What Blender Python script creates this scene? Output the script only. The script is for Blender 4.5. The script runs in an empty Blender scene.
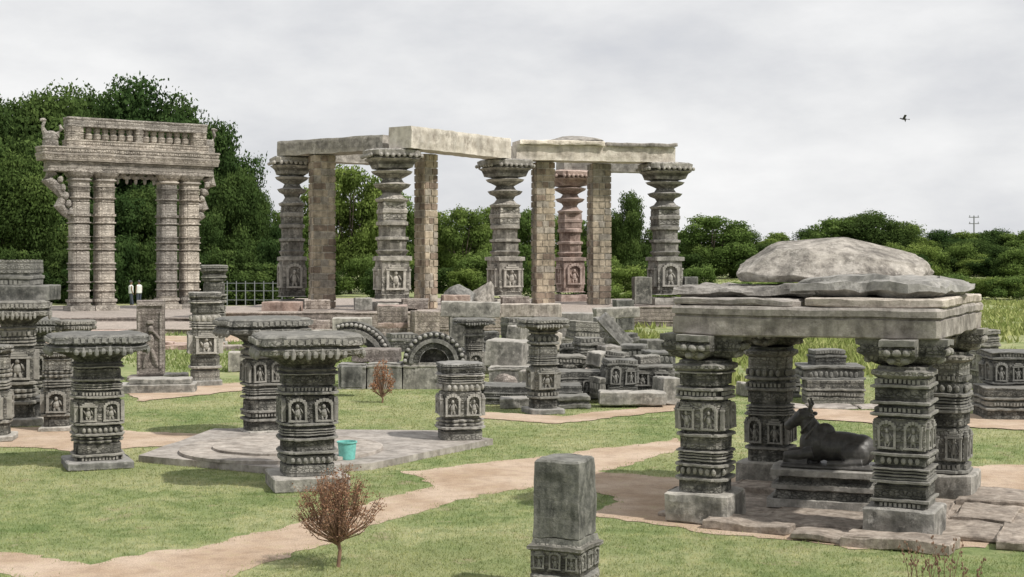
import bpy, math, random
import numpy as np
from mathutils import Vector, noise
F=1400.;H=3.;HY=262.
SC=bpy.context.scene
def W(px,py,d): return ((px-512)*d/F, d, H-(py-HY)*d/F)
def GD(py,z=0.): return F*(H-z)/(py-HY)
def X(px,d): return (px-512)*d/F
def Z(py,d): return H-(py-HY)*d/F
# ------------------------------------------------------------ materials
def newmat(name):
    m=bpy.data.materials.new(name); m.use_nodes=True
    nt=m.node_tree; nt.nodes.clear()
    out=nt.nodes.new('ShaderNodeOutputMaterial')
    return m,nt,out
def nd(nt,t,**k):
    n=nt.nodes.new(t)
    for a,b in k.items():
        if a in n.inputs.keys(): n.inputs[a].default_value=b
        else: setattr(n,a,b)
    return n
def noi(nt,vec,scale,detail=6,rough=.6):
    n=nd(nt,'ShaderNodeTexNoise'); n.inputs['Scale'].default_value=scale
    n.inputs['Detail'].default_value=detail; n.inputs['Roughness'].default_value=rough
    nt.links.new(vec,n.inputs['Vector']); return n.outputs['Fac']
def ramp(nt,fac,stops):
    r=nd(nt,'ShaderNodeValToRGB'); e=r.color_ramp.elements
    while len(e)<len(stops): e.new(.5)
    for i,(p,c) in enumerate(stops):
        e[i].position=p; e[i].color=(c,c,c,1) if not isinstance(c,tuple) else (*c,1)
    nt.links.new(fac,r.inputs[0]); return r.outputs[0]
def mixc(nt,mode,fac,a,b):
    n=nd(nt,'ShaderNodeMix',data_type='RGBA',blend_type=mode)
    for s,v in ((0,fac),(6,a),(7,b)):
        if isinstance(v,(int,float)): n.inputs[s].default_value=v
        elif isinstance(v,tuple): n.inputs[s].default_value=(*v,1)
        else: nt.links.new(v,n.inputs[s])
    return n.outputs[2]
def mth(nt,op,a,b=None,clamp=False):
    n=nd(nt,'ShaderNodeMath',operation=op); n.use_clamp=clamp
    for s,v in ((0,a),(1,b)):
        if v is None: continue
        if isinstance(v,(int,float)): n.inputs[s].default_value=v
        else: nt.links.new(v,n.inputs[s])
    return n.outputs[0]
def stone(name,dark,mid,light,carve=0.,cscale=16.,lichen=.45,top=.4,bump=.6,ns=1.,cc=.7,edge=.55,rough=.85,spec=.25):
    m,nt,out=newmat(name)
    tc=nd(nt,'ShaderNodeTexCoord').outputs['Object']
    oi=nd(nt,'ShaderNodeObjectInfo').outputs['Random']
    off=nd(nt,'ShaderNodeVectorMath',operation='ADD')
    nt.links.new(tc,off.inputs[0])
    cmb=nd(nt,'ShaderNodeCombineXYZ'); r10=mth(nt,'MULTIPLY',oi,37.)
    nt.links.new(r10,cmb.inputs[0]); nt.links.new(r10,cmb.inputs[1]); nt.links.new(cmb.outputs[0],off.inputs[1])
    v=off.outputs[0]
    n1=noi(nt,v,1.6*ns,5); n2=noi(nt,v,8*ns,9,.7); n3=noi(nt,v,55*ns,4,.7); n4=noi(nt,v,5*ns,10,.75)
    c=ramp(nt,n2,[(.32,dark),(.5,mid),(.68,light)])
    c=mixc(nt,'MULTIPLY',.7,c,ramp(nt,n1,[(.34,.5),(.6,1.2)]))
    mp=nd(nt,'ShaderNodeMapping'); mp.inputs['Scale'].default_value=(7*ns,7*ns,.7*ns); nt.links.new(v,mp.inputs[0])
    st=noi(nt,mp.outputs[0],1.,4)
    c=mixc(nt,'MULTIPLY',.5,c,ramp(nt,st,[(.38,.4),(.52,1.05)]))
    lf=ramp(nt,n4,[(.54,0.),(.62,1.)])
    lt=tuple(min(1,x*1.5+.06) for x in light)
    c=mixc(nt,'MIX',mth(nt,'MULTIPLY',lf,lichen),c,lt)
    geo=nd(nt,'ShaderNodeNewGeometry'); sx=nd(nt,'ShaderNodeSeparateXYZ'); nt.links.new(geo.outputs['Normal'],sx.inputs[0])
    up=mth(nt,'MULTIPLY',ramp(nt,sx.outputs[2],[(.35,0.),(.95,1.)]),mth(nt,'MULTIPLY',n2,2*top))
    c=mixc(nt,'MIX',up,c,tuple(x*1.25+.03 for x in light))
    pe=ramp(nt,geo.outputs['Pointiness'],[(.51,0.),(.6,1.)])
    c=mixc(nt,'MIX',mth(nt,'MULTIPLY',mth(nt,'MULTIPLY',pe,n2),edge*1.6,True),c,tuple(x*1.35+.05 for x in light))
    hgt=mth(nt,'ADD',mth(nt,'MULTIPLY',n2,.9),mth(nt,'MULTIPLY',n3,.45))
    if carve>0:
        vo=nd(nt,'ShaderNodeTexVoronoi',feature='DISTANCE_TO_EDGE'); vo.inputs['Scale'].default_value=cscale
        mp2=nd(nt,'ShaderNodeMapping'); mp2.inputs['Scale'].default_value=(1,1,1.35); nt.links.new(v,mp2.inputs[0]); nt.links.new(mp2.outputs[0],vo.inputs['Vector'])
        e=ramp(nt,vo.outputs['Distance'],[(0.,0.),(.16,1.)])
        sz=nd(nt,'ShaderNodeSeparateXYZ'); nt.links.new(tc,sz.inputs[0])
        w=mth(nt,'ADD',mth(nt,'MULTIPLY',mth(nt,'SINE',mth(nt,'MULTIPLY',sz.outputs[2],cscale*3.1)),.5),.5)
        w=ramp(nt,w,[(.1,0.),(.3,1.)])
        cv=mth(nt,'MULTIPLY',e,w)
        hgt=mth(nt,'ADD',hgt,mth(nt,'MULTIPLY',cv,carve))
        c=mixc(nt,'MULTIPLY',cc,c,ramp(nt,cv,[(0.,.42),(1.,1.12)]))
    c=mixc(nt,'MULTIPLY',1.,c,ramp(nt,oi,[(0.,(.8,.8,.8)),(1.,(1.2,1.16,1.1))]))
    bp=nd(nt,'ShaderNodeBump'); bp.inputs['Strength'].default_value=bump; bp.inputs['Distance'].default_value=.025/ns
    nt.links.new(hgt,bp.inputs['Height'])
    b=nd(nt,'ShaderNodeBsdfPrincipled'); b.inputs['Roughness'].default_value=rough; b.inputs['Specular IOR Level'].default_value=spec
    nt.links.new(c,b.inputs['Base Color']); nt.links.new(bp.outputs[0],b.inputs['Normal']); nt.links.new(b.outputs[0],out.inputs[0])
    return m
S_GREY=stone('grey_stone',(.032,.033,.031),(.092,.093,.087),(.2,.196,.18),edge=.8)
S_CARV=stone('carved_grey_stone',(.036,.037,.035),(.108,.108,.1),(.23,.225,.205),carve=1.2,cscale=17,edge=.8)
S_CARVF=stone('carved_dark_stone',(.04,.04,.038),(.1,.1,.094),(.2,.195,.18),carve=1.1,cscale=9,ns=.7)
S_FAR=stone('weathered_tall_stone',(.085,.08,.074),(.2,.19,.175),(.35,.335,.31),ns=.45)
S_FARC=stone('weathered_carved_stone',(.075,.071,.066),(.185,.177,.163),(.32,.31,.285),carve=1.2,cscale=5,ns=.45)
S_PINK=stone('pink_stone',(.15,.1,.085),(.29,.215,.185),(.4,.32,.285),ns=.45)
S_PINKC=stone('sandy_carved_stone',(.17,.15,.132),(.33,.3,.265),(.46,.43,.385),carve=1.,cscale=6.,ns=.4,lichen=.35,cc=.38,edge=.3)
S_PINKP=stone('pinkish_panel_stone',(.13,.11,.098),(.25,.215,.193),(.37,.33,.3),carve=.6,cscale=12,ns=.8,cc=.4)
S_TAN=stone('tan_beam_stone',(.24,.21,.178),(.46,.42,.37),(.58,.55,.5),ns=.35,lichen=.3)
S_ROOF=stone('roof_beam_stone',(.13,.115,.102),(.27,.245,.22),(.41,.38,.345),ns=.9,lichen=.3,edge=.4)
S_PAVE=stone('paving_stone',(.19,.165,.145),(.31,.285,.26),(.43,.4,.37),ns=.7,lichen=.2,top=.1,bump=.4,edge=.2)
S_FLOOR=stone('uneven_floor_stone',(.1,.082,.068),(.22,.19,.165),(.36,.325,.29),ns=1.1,lichen=.2,top=.1,bump=.6,edge=.3)
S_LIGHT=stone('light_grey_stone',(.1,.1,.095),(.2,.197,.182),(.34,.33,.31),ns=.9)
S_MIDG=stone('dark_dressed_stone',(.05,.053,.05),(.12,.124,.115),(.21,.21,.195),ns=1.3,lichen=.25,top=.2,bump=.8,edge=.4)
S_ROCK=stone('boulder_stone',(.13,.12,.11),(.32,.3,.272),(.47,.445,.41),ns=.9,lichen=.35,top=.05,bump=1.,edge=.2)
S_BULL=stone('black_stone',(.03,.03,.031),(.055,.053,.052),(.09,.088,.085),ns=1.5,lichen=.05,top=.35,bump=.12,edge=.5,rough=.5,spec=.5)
MAS=[stone('masonry_'+n,tuple(x*.6 for x in c),c,tuple(x*1.3 for x in c),ns=.6,lichen=.2,edge=0) for n,c in (('tan',(.35,.3,.235)),('brown',(.22,.175,.14)),('grey',(.29,.265,.23)),('mortar',(.52,.48,.42)))]
def simple(name,col,rough=.7,var=.2,scale=20):
    m,nt,out=newmat(name); tc=nd(nt,'ShaderNodeTexCoord').outputs['Object']
    n=noi(nt,tc,scale)
    c=mixc(nt,'MULTIPLY',1.,col,ramp(nt,n,[(.3,1-var),(.7,1+var)]))
    b=nd(nt,'ShaderNodeBsdfPrincipled'); b.inputs['Roughness'].default_value=rough
    nt.links.new(c,b.inputs['Base Color']); nt.links.new(b.outputs[0],out.inputs[0]); return m
M_BIN=simple('teal_plastic',(.16,.47,.42),.5); M_METAL=simple('painted_metal',(.2,.21,.22),.5)
M_BARK=simple('bark',(.11,.085,.065),.9,.4,6); M_TWIG=simple('dry_twig',(.2,.12,.08),.9,.3)
M_BIRD=simple('bird_feathers',(.05,.05,.05)); M_SHIRT=simple('white_cloth',(.7,.7,.68)); M_SKIN=simple('person_skin',(.2,.12,.08)); M_TROUS=simple('dark_cloth',(.05,.06,.09))
def leafmat(name,a,b,c3,tr=.3):
    m,nt,out=newmat(name)
    at=nd(nt,'ShaderNodeAttribute',attribute_name='tint')
    oi=nd(nt,'ShaderNodeObjectInfo').outputs['Random']
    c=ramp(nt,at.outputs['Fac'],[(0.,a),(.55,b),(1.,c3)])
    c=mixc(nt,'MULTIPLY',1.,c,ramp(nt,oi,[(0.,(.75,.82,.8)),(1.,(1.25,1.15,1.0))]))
    d=nd(nt,'ShaderNodeBsdfDiffuse'); t=nd(nt,'ShaderNodeBsdfTranslucent'); mx=nd(nt,'ShaderNodeMixShader'); mx.inputs[0].default_value=tr
    nt.links.new(c,d.inputs[0]); nt.links.new(c,t.inputs[0]); nt.links.new(d.outputs[0],mx.inputs[1]); nt.links.new(t.outputs[0],mx.inputs[2]); nt.links.new(mx.outputs[0],out.inputs[0])
    return m
L_DARK=leafmat('dark_foliage',(.03,.052,.02),(.06,.1,.033),(.11,.165,.055))
L_MID=leafmat('green_foliage',(.06,.09,.03),(.12,.18,.05),(.2,.27,.085))
L_DRY=leafmat('reddish_leaves',(.2,.1,.065),(.34,.18,.12),(.46,.3,.2),.15)
L_TALL=leafmat('tall_grass_blades',(.16,.21,.07),(.26,.31,.12),(.4,.43,.21),.3)
def grasscol(nt,vec):
    a=noi(nt,vec,.13,4); b=noi(nt,vec,.6,7,.7); c=noi(nt,vec,4.,8,.7); d=noi(nt,vec,38,4,.7)
    col=ramp(nt,b,[(.34,(.165,.225,.085)),(.48,(.245,.29,.13)),(.62,(.35,.365,.195))])
    col=mixc(nt,'MULTIPLY',.9,col,ramp(nt,c,[(.32,(.55,.63,.52)),(.5,(1.,1.,1.)),(.68,(1.28,1.18,1.18))]))
    col=mixc(nt,'MIX',mth(nt,'MULTIPLY',ramp(nt,a,[(.48,0.),(.62,1.)]),.45),col,(.38,.36,.2))
    col=mixc(nt,'MULTIPLY',.7,col,ramp(nt,d,[(.3,.65),(.7,1.25)]))
    return col,c,d,a
def groundmat():
    m,nt,out=newmat('mown_grass_ground'); v=nd(nt,'ShaderNodeTexCoord').outputs['Object']
    col,c,d,a=grasscol(nt,v)
    e=noi(nt,v,1.6,8,.7)
    col=mixc(nt,'MIX',mth(nt,'MULTIPLY',ramp(nt,e,[(.57,0.),(.67,1.)]),.65),col,(.36,.29,.2))
    bp=nd(nt,'ShaderNodeBump'); bp.inputs['Strength'].default_value=.7; bp.inputs['Distance'].default_value=.04
    nt.links.new(mth(nt,'ADD',d,c),bp.inputs['Height'])
    b=nd(nt,'ShaderNodeBsdfPrincipled'); b.inputs['Roughness'].default_value=.95; b.inputs['Specular IOR Level'].default_value=.1
    nt.links.new(col,b.inputs['Base Color']); nt.links.new(bp.outputs[0],b.inputs['Normal']); nt.links.new(b.outputs[0],out.inputs[0]); return m
def blademat():
    m,nt,out=newmat('short_grass_blades'); v=nd(nt,'ShaderNodeTexCoord').outputs['Object']
    col,c,dd,a=grasscol(nt,v)
    at=nd(nt,'ShaderNodeAttribute',attribute_name='tint')
    col=mixc(nt,'MULTIPLY',1.,col,ramp(nt,at.outputs['Fac'],[(0.,(.85,.92,.75)),(1.,(1.6,1.5,1.5))]))
    d=nd(nt,'ShaderNodeBsdfDiffuse'); t=nd(nt,'ShaderNodeBsdfTranslucent'); mx=nd(nt,'ShaderNodeMixShader'); mx.inputs[0].default_value=.4
    nt.links.new(col,d.inputs[0]); nt.links.new(col,t.inputs[0]); nt.links.new(d.outputs[0],mx.inputs[1]); nt.links.new(t.outputs[0],mx.inputs[2]); nt.links.new(mx.outputs[0],out.inputs[0]); return m
def earthmat():
    m,nt,out=newmat('sandy_earth'); v=nd(nt,'ShaderNodeTexCoord').outputs['Object']
    a=noi(nt,v,.9,6); b=noi(nt,v,5,9,.72); c=noi(nt,v,60,3,.7)
    col=ramp(nt,a,[(.35,(.44,.325,.23)),(.6,(.58,.46,.355))])
    col=mixc(nt,'MULTIPLY',.8,col,ramp(nt,b,[(.3,.68),(.7,1.18)]))
    col=mixc(nt,'MULTIPLY',.6,col,ramp(nt,c,[(.35,.55),(.6,1.12)]))
    col=mixc(nt,'MIX',mth(nt,'MULTIPLY',ramp(nt,b,[(.55,0.),(.65,1.)]),.45),col,(.32,.29,.17))
    bp=nd(nt,'ShaderNodeBump'); bp.inputs['Strength'].default_value=.6; bp.inputs['Distance'].default_value=.025
    nt.links.new(mth(nt,'ADD',b,c),bp.inputs['Height'])
    s=nd(nt,'ShaderNodeBsdfPrincipled'); s.inputs['Roughness'].default_value=.95; s.inputs['Specular IOR Level'].default_value=.1
    nt.links.new(col,s.inputs['Base Color']); nt.links.new(bp.outputs[0],s.inputs['Normal']); nt.links.new(s.outputs[0],out.inputs[0]); return m
M_GROUND=groundmat(); M_BLADE=blademat(); M_EARTH=earthmat()
# ------------------------------------------------------------ mesh builder
N=64
def rad(sh,t):
    c,s=abs(math.cos(t)),abs(math.sin(t)); a,b=max(c,s),min(c,s)
    if sh=='sq': return 1/a
    if sh=='rsq': return (c**30+s**30)**(-1/30)
    if sh=='round': return 1.
    if sh=='oct': return 1/math.cos(((t+math.pi/8)%(math.pi/4))-math.pi/8)
    if sh=='step':
        y=b/a
        return 1/a if y<.62 else (.92/a if y<.86 else .84/a)
    if sh=='star': return 1.02+.075*math.cos(16*t)
UNIT={s:[(math.cos(2*math.pi*i/N)*rad(s,2*math.pi*i/N),math.sin(2*math.pi*i/N)*rad(s,2*math.pi*i/N)) for i in range(N)] for s in ('sq','rsq','round','oct','step','star')}
class MB:
    def __init__(s): s.v=[];s.f=[];s.m=[]
    def stack(s,secs,hx=0.,hy=None,c=(0,0,0),rot=0.):
        if hy is None: hy=hx
        base=len(s.v); cr,sr=math.cos(rot),math.sin(rot)
        for q in secs:
            z,o,sh=q[:3]
            for ux,uy in UNIT[sh]:
                x,y=ux*(hx+o),uy*(hy+o)
                s.v.append((c[0]+x*cr-y*sr,c[1]+x*sr+y*cr,c[2]+z))
        for k in range(1,len(secs)):
            mt=secs[k][3] if len(secs[k])>3 else 0
            a0=base+(k-1)*N;b0=base+k*N
            for i in range(N):
                j=(i+1)%N
                s.f.append((a0+i,a0+j,b0+j,b0+i)); s.m.append(mt)
        s.f.append(tuple(base+i for i in range(N-1,-1,-1))); s.m.append(0)
        t=base+(len(secs)-1)*N
        s.f.append(tuple(t+i for i in range(N))); s.m.append(0)
    def block(s,c,hx,hy,h,rot=0.,mt=0,n=4,sh='rsq',e=.015):
        secs=[(0,-e,sh,mt),(e,0,sh,mt)]+[(e+(h-2*e)*i/n,0,sh,mt) for i in range(1,n)]+[(h-e,0,sh,mt),(h,-e,sh,mt)]
        s.stack(secs,hx,hy,c,rot)
    def box(s,c,sz,rot=0.,mt=0,rx=0.,ry=0.):
        b=len(s.v); cr,sr=math.cos(rot),math.sin(rot)
        for z in (-.5,.5):
            for x,y in ((-.5,-.5),(.5,-.5),(.5,.5),(-.5,.5)):
                p=Vector((x*sz[0],y*sz[1],z*sz[2]))
                if ry: p=Vector((p.x*math.cos(ry)+p.z*math.sin(ry),p.y,-p.x*math.sin(ry)+p.z*math.cos(ry)))
                if rx: p=Vector((p.x,p.y*math.cos(rx)-p.z*math.sin(rx),p.y*math.sin(rx)+p.z*math.cos(rx)))
                s.v.append((c[0]+p.x*cr-p.y*sr,c[1]+p.x*sr+p.y*cr,c[2]+p.z))
        for q in ((3,2,1,0),(4,5,6,7),(0,1,5,4),(1,2,6,5),(2,3,7,6),(3,0,4,7)):
            s.f.append(tuple(b+i for i in q)); s.m.append(mt)
    def ell(s,c,r,mt=0,nu=10,nv=7,rot=0.,ry=0.):
        b=len(s.v); cr,sr=math.cos(rot),math.sin(rot); cy,sy=math.cos(ry),math.sin(ry)
        pts=[(0,0,-1)]+[(math.cos(2*math.pi*i/nu)*math.cos(p),math.sin(2*math.pi*i/nu)*math.cos(p),math.sin(p)) for p in [-math.pi/2+math.pi*k/nv for k in range(1,nv)] for i in range(nu)]+[(0,0,1)]
        for x,y,z in pts:
            x*=r[0];y*=r[1];z*=r[2]
            x,z=x*cy+z*sy,-x*sy+z*cy
            s.v.append((c[0]+x*cr-y*sr,c[1]+x*sr+y*cr,c[2]+z))
        for i in range(nu):
            s.f.append((b,b+1+(i+1)%nu,b+1+i)); s.m.append(mt)
        for k in range(nv-2):
            for i in range(nu):
                a=b+1+k*nu; j=(i+1)%nu
                s.f.append((a+i,a+j,a+nu+j,a+nu+i)); s.m.append(mt)
        t=len(s.v)-1; a=b+1+(nv-2)*nu
        for i in range(nu): s.f.append((a+i,a+(i+1)%nu,t)); s.m.append(mt)
    def tube(s,pts,rs,n=6,mt=0):
        pts=[Vector(p) for p in pts]; b=len(s.v)
        for k,p in enumerate(pts):
            d=(pts[min(k+1,len(pts)-1)]-pts[max(k-1,0)]).normalized()
            u=d.cross(Vector((.13,.21,1)) if abs(d.z)<.9 else Vector((1,.1,0))).normalized(); w=d.cross(u)
            for i in range(n):
                a=2*math.pi*i/n; q=p+(u*math.cos(a)+w*math.sin(a))*rs[k]; s.v.append(tuple(q))
        for k in range(len(pts)-1):
            for i in range(n):
                j=(i+1)%n; s.f.append((b+k*n+i,b+k*n+j,b+(k+1)*n+j,b+(k+1)*n+i)); s.m.append(mt)
        s.f.append(tuple(b+i for i in range(n-1,-1,-1))); s.m.append(mt)
        t=b+(len(pts)-1)*n; s.f.append(tuple(t+i for i in range(n))); s.m.append(mt)
    def arch(s,ri,ro,a0,a1,y0,y1,c=(0,0,0),n=28,mt=0):
        b=len(s.v)
        for k in range(n+1):
            a=a0+(a1-a0)*k/n
            for r,y in ((ri,y0),(ro,y0),(ro,y1),(ri,y1)):
                s.v.append((c[0]+r*math.cos(a),c[1]+y,c[2]+r*math.sin(a)))
        for k in range(n):
            for q in range(4):
                j=(q+1)%4; s.f.append((b+4*k+q,b+4*k+4+q,b+4*k+4+j,b+4*k+j)); s.m.append(mt)
        s.f.append((b,b+1,b+2,b+3)); s.m.append(mt); t=b+4*n; s.f.append((t+3,t+2,t+1,t)); s.m.append(mt)
    def build(s,name,mats,parent=None,loc=(0,0,0),rot=0.,wear=0.,seed=0,smooth=False,wk=3.):
        if wear:
            o=Vector((seed*3.7,seed*1.3,seed*5.1)); vv=[]
            for v in s.v:
                p=Vector(v); q=noise.noise_vector(p*wk+o)*wear+noise.noise_vector(p*wk*4+o)*wear*.5
                vv.append(tuple(p+q))
            s.v=vv
        me=bpy.data.meshes.new(name); me.from_pydata(s.v,[],s.f)
        for m in mats: me.materials.append(m)
        me.polygons.foreach_set('material_index',[min(i,len(mats)-1) for i in s.m])
        if smooth: me.polygons.foreach_set('use_smooth',[True]*len(me.polygons))
        me.update()
        ob=bpy.data.objects.new(name,me); SC.collection.objects.link(ob)
        ob.location=loc; ob.rotation_euler=(0,0,rot)
        if parent: ob.parent=parent
        return ob
def tag(o,label,cat,group=None):
    o['label']=label; o['category']=cat
    if group: o['group']=group
    return o
def empty(name,label,cat,loc,rot=0.,group=None):
    e=bpy.data.objects.new(name,None); SC.collection.objects.link(e); e.location=loc; e.rotation_euler=(0,0,rot); e.empty_display_size=.2
    return tag(e,label,cat,group)
def niche(mb,ang,dist,w,h,z0,rng):
    cr,sr=math.cos(ang),math.sin(ang)
    def P(u,o,z): return (u*cr+(dist+o)*sr, u*sr-(dist+o)*cr, z)
    t=w*.12
    mb.box(P(-w*.42,t*.4,z0+h*.36),(t,t*1.8,h*.72),ang); mb.box(P(w*.42,t*.4,z0+h*.36),(t,t*1.8,h*.72),ang)
    mb.box(P(0,t*.4,z0+h*.03),(w,t*2,h*.07),ang)
    kind=rng.random()
    if kind<.5:
        for k in range(7):
            a=math.pi*(k+.5)/7
            mb.box(P(math.cos(a)*w*.42,t*.4,z0+h*.72+math.sin(a)*h*.22),(w*.16,t*1.9,h*.13),ang)
    else:
        for k in range(3): mb.box(P(0,t*(.5-.1*k),z0+h*(.76+.08*k)),(w*(1.05-.28*k),t*(2-.3*k),h*.065),ang)
    mb.ell(P(0,0,z0+h*.36),(w*.17,t*1.3,h*.2),0,8,5,ang); mb.ell(P(0,t*.3,z0+h*.64),(w*.1,t*1.2,h*.1),0,8,5,ang)
    k=rng.choice((-1,1))
    mb.ell(P(-w*.09,0,z0+h*.14),(w*.07,t,h*.15),0,6,5,ang,.15*k); mb.ell(P(w*.11,0,z0+h*.15),(w*.07,t,h*.14),0,6,5,ang,-.3*k)
    mb.ell(P(-w*.22,0,z0+h*.45),(w*.05,t,h*.14),0,6,5,ang,.5*k); mb.ell(P(w*.22,0,z0+h*.45),(w*.05,t,h*.14),0,6,5,ang,-.5)
HS={'L':.06,'l':.035,'G':.04,'T':.07,'B':.5,'b':.2,'S':.16,'R':.15,'D':.09,'P':.5,'O':.22,'F':.16,'V':.14}
def pattern(mb,pat,z0,z1,r,hx=0.,hy=None,rng=None,shape='step',c=(0,0,0),detail=True):
    if hy is None: hy=hx
    tot=sum(HS[t] for t in pat); k=(z1-z0)/tot; z=z0; S=[]
    for t in pat:
        a=z; b=z+HS[t]*k; h=b-a; z=b
        if t in 'Ll': S+= [(a,r*1.02,shape,1),(a+h*.25,r*1.13,shape,0),(b-h*.15,r*1.13,shape,0),(b,r*1.04,shape,0)]
        elif t=='G': S+=[(a,r*.86,shape,0),(b,r*.86,shape,0)]
        elif t=='T': S+=[(a,r*.95,'round',1),(a+h*.3,r*1.12,'round',1),(a+h*.7,r*1.12,'round',1),(b,r*.95,'round',1)]
        elif t=='B':
            S+=[(a,r*.97,shape,1),(b,r*.97,shape,1)]
            if detail:
                for i in range(4):
                    hw=(hx if i%2==0 else hy)+r; dd=(hy if i%2==0 else hx)+r*.97
                    nn=max(1,int(round(hw/ max(h*.45,.05))))
                    for q in range(nn):
                        u=(-hw+ (q+.5)*2*hw/nn)
                        ang=i*math.pi/2
                        m2=MB(); niche(m2,0,0,min(2*hw/nn*.72,h*.9),h*.9,a+h*.05,rng)
                        cr,sr=math.cos(ang),math.sin(ang)
                        bb=len(mb.v)
                        for v in m2.v:
                            x=v[0]+u; y=v[1]-dd; mb.v.append((c[0]+x*cr-y*sr,c[1]+x*sr+y*cr,c[2]+v[2]))
                        for f in m2.f: mb.f.append(tuple(bb+w for w in f)); mb.m.append(0)
        elif t=='b': S+=[(a,r*.98,shape,1),(b,r*.98,shape,1)]
        elif t=='P': S+=[(a,r,'rsq',0),(a+h*.5,r,'rsq',0),(b,r,'rsq',0)]
        elif t=='O': S+=[(a,r*.95,'oct',1),(b,r*.95,'oct',1)]
        elif t=='F': S+=[(a,r*.9,shape,1),(a+h*.6,r*1.0,shape,1),(b,r*1.2,shape,1)]
        elif t=='S':
            for i in range(2):
                q=a+h*i/2; S+=[(q,r*.9,'star',0),(q+h*.1,r*1.05,'star',0),(q+h*.32,r*1.08,'star',0),(q+h*.42,r*.9,'star',0)]
        elif t=='R':
            for i in range(3):
                q=a+h*i/3; S+=[(q,r*.88,shape,0),(q+h*.06,r*1.05,shape,0),(q+h*.2,r*1.05,shape,0),(q+h*.27,r*.88,shape,0)]
        elif t in 'DV':
            S+=[(a,r*.96,shape,0),(b,r*.96,shape,0)]
            if detail:
                for i in range(4):
                    hw=((hx if i%2==0 else hy)+r)*.8; dd=(hy if i%2==0 else hx)+r*.99; ang=i*math.pi/2; cr,sr=math.cos(ang),math.sin(ang)
                    nn=max(4,int(hw*2/(h*.75)))
                    for q in range(nn):
                        u=-hw+(q+.5)*2*hw/nn
                        if t=='D': mb.box((c[0]+u*cr+dd*sr,c[1]+u*sr-dd*cr,c[2]+(a+b)/2),(hw*2/nn*.6,r*.1,h*.7),ang)
                        else: mb.ell((c[0]+u*cr+dd*sr,c[1]+u*sr-dd*cr,c[2]+(a+b)/2),(hw/nn*.75,r*.09,h*.42),0,8,5,ang)
    mb.stack(S,hx,hy,c)
def capital(mb,z0,z1,r0,r1,shape='step',pend=True):
    h=z1-z0
    S=[(z0,r0*.95,shape,0),(z0+h*.08,r0*1.08,shape,0),(z0+h*.12,r0*.95,shape,0),(z0+h*.2,r0*1.0,shape,1),(z0+h*.3,r0+(r1-r0)*.2,shape,1),(z0+h*.4,r0+(r1-r0)*.5,shape,1),(z0+h*.47,r0+(r1-r0)*.85,shape,1),
       (z0+h*.5,r1,shape,0),(z0+h*.62,r1*1.02,shape,1),(z0+h*.66,r1*.94,shape,0),(z0+h*.7,r1*.94,shape,0),(z0+h*.74,r1*1.03,shape,1),(z0+h*.93,r1*1.0,shape,1),(z0+h*.97,r1*.97,shape,0),(z1,r1*.9,shape,0)]
    mb.stack(S)
    if pend:
        for i in range(4):
            a=i*math.pi/2; cr,sr=math.cos(a),math.sin(a); n=9
            for q in range(n):
                u=(-1+(q+.5)*2/n)*r1*.62; d=r1*1.0
                mb.ell((u*cr+d*sr,u*sr-d*cr,z0+h*.5),(r1*.055,r1*.05,h*(.1+.06*(q%2))),0,6,4)
                mb.box((u*cr+d*1.02*sr,u*sr-d*1.02*cr,z0+h*.835),(r1*.085,r1*.05,h*.13),a)
SEED=[1]
def rs():
    SEED[0]+=1; return random.Random(SEED[0])
G_P='carved stone pillars standing on the lawn'
def shortpillar(label,px,pyb,pyt,capw,shw,rot=.35,pat='bLGDGBGlRlSGLDG',basew=None,capfrac=.24,mats=None,z0=0.,d=None,shape='step',cap=True,baseh=.06,pend=True,wear=.01):
    rng=rs(); mats=mats or [S_GREY,S_CARV]
    if d is None: d=GD(pyb,z0)
    u=d/F; Ht=(pyb-pyt)*u
    e=empty('stone_pillar',label,'stone pillar',(X(px,d),d,z0),rot,G_P)
    pj=1.2
    r=shw*u/2/pj; rc=capw*u/2/(1.1 if capw>80 else 1.15); bw=(basew or shw*1.35)*u/2/pj
    zb=Ht*baseh; zc=Ht*(1-capfrac) if cap else Ht
    m=MB(); m.block((0,0,0),bw,bw*1.03,zb,0,0,2); m.build('pillar_base',[S_LIGHT],e,wear=wear*1.5,seed=SEED[0])
    m=MB(); pattern(m,pat,zb+.002,zc,r,rng=rng,shape=shape); m.build('shaft',mats,e,wear=wear,seed=SEED[0])
    if cap:
        m=MB(); capital(m,zc+.001,Ht,r*1.0,rc,pend=pend); m.build('capital',mats,e,wear=wear*1.6,seed=SEED[0]+5)
    return e
# ------------------------------------------------------------ ground
def sheet(name,pts,z,mat,jit=0.,step=.2,kind='structure',th=None):
    out=[]
    n=len(pts)
    for i in range(n):
        a=Vector(pts[i]+(0,)) if len(pts[i])==2 else Vector(pts[i]); b=pts[(i+1)%n]; b=Vector((b[0],b[1],0))
        k=max(1,int((b-a).length/step)) if jit else 1
        for q in range(k):
            p=a.lerp(b,q/k)
            if jit:
                o=noise.noise_vector(p*1.1)*jit+noise.noise_vector(p*4.5)*jit*.9; p=p+Vector((o.x,o.y,0))
            out.append((p.x,p.y))
    if th is None:
        v=[(x,y,0) for x,y in out]; f=[tuple(range(len(v)))]
    else:
        k=len(out); v=[(x,y,0) for x,y in out]+[(x,y,th) for x,y in out]
        f=[tuple(range(k-1,-1,-1)),tuple(range(k,2*k))]+[(i,(i+1)%k,k+(i+1)%k,k+i) for i in range(k)]
    me=bpy.data.meshes.new(name); me.from_pydata(v,[],f); me.materials.append(mat); me.update()
    o=bpy.data.objects.new(name,me); SC.collection.objects.link(o); o.location=(0,0,z)
    if kind: o['kind']=kind
    return o,out
def gp(l,z=0.): return [(X(a,GD(b,z)),GD(b,z)) for a,b in l]
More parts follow.
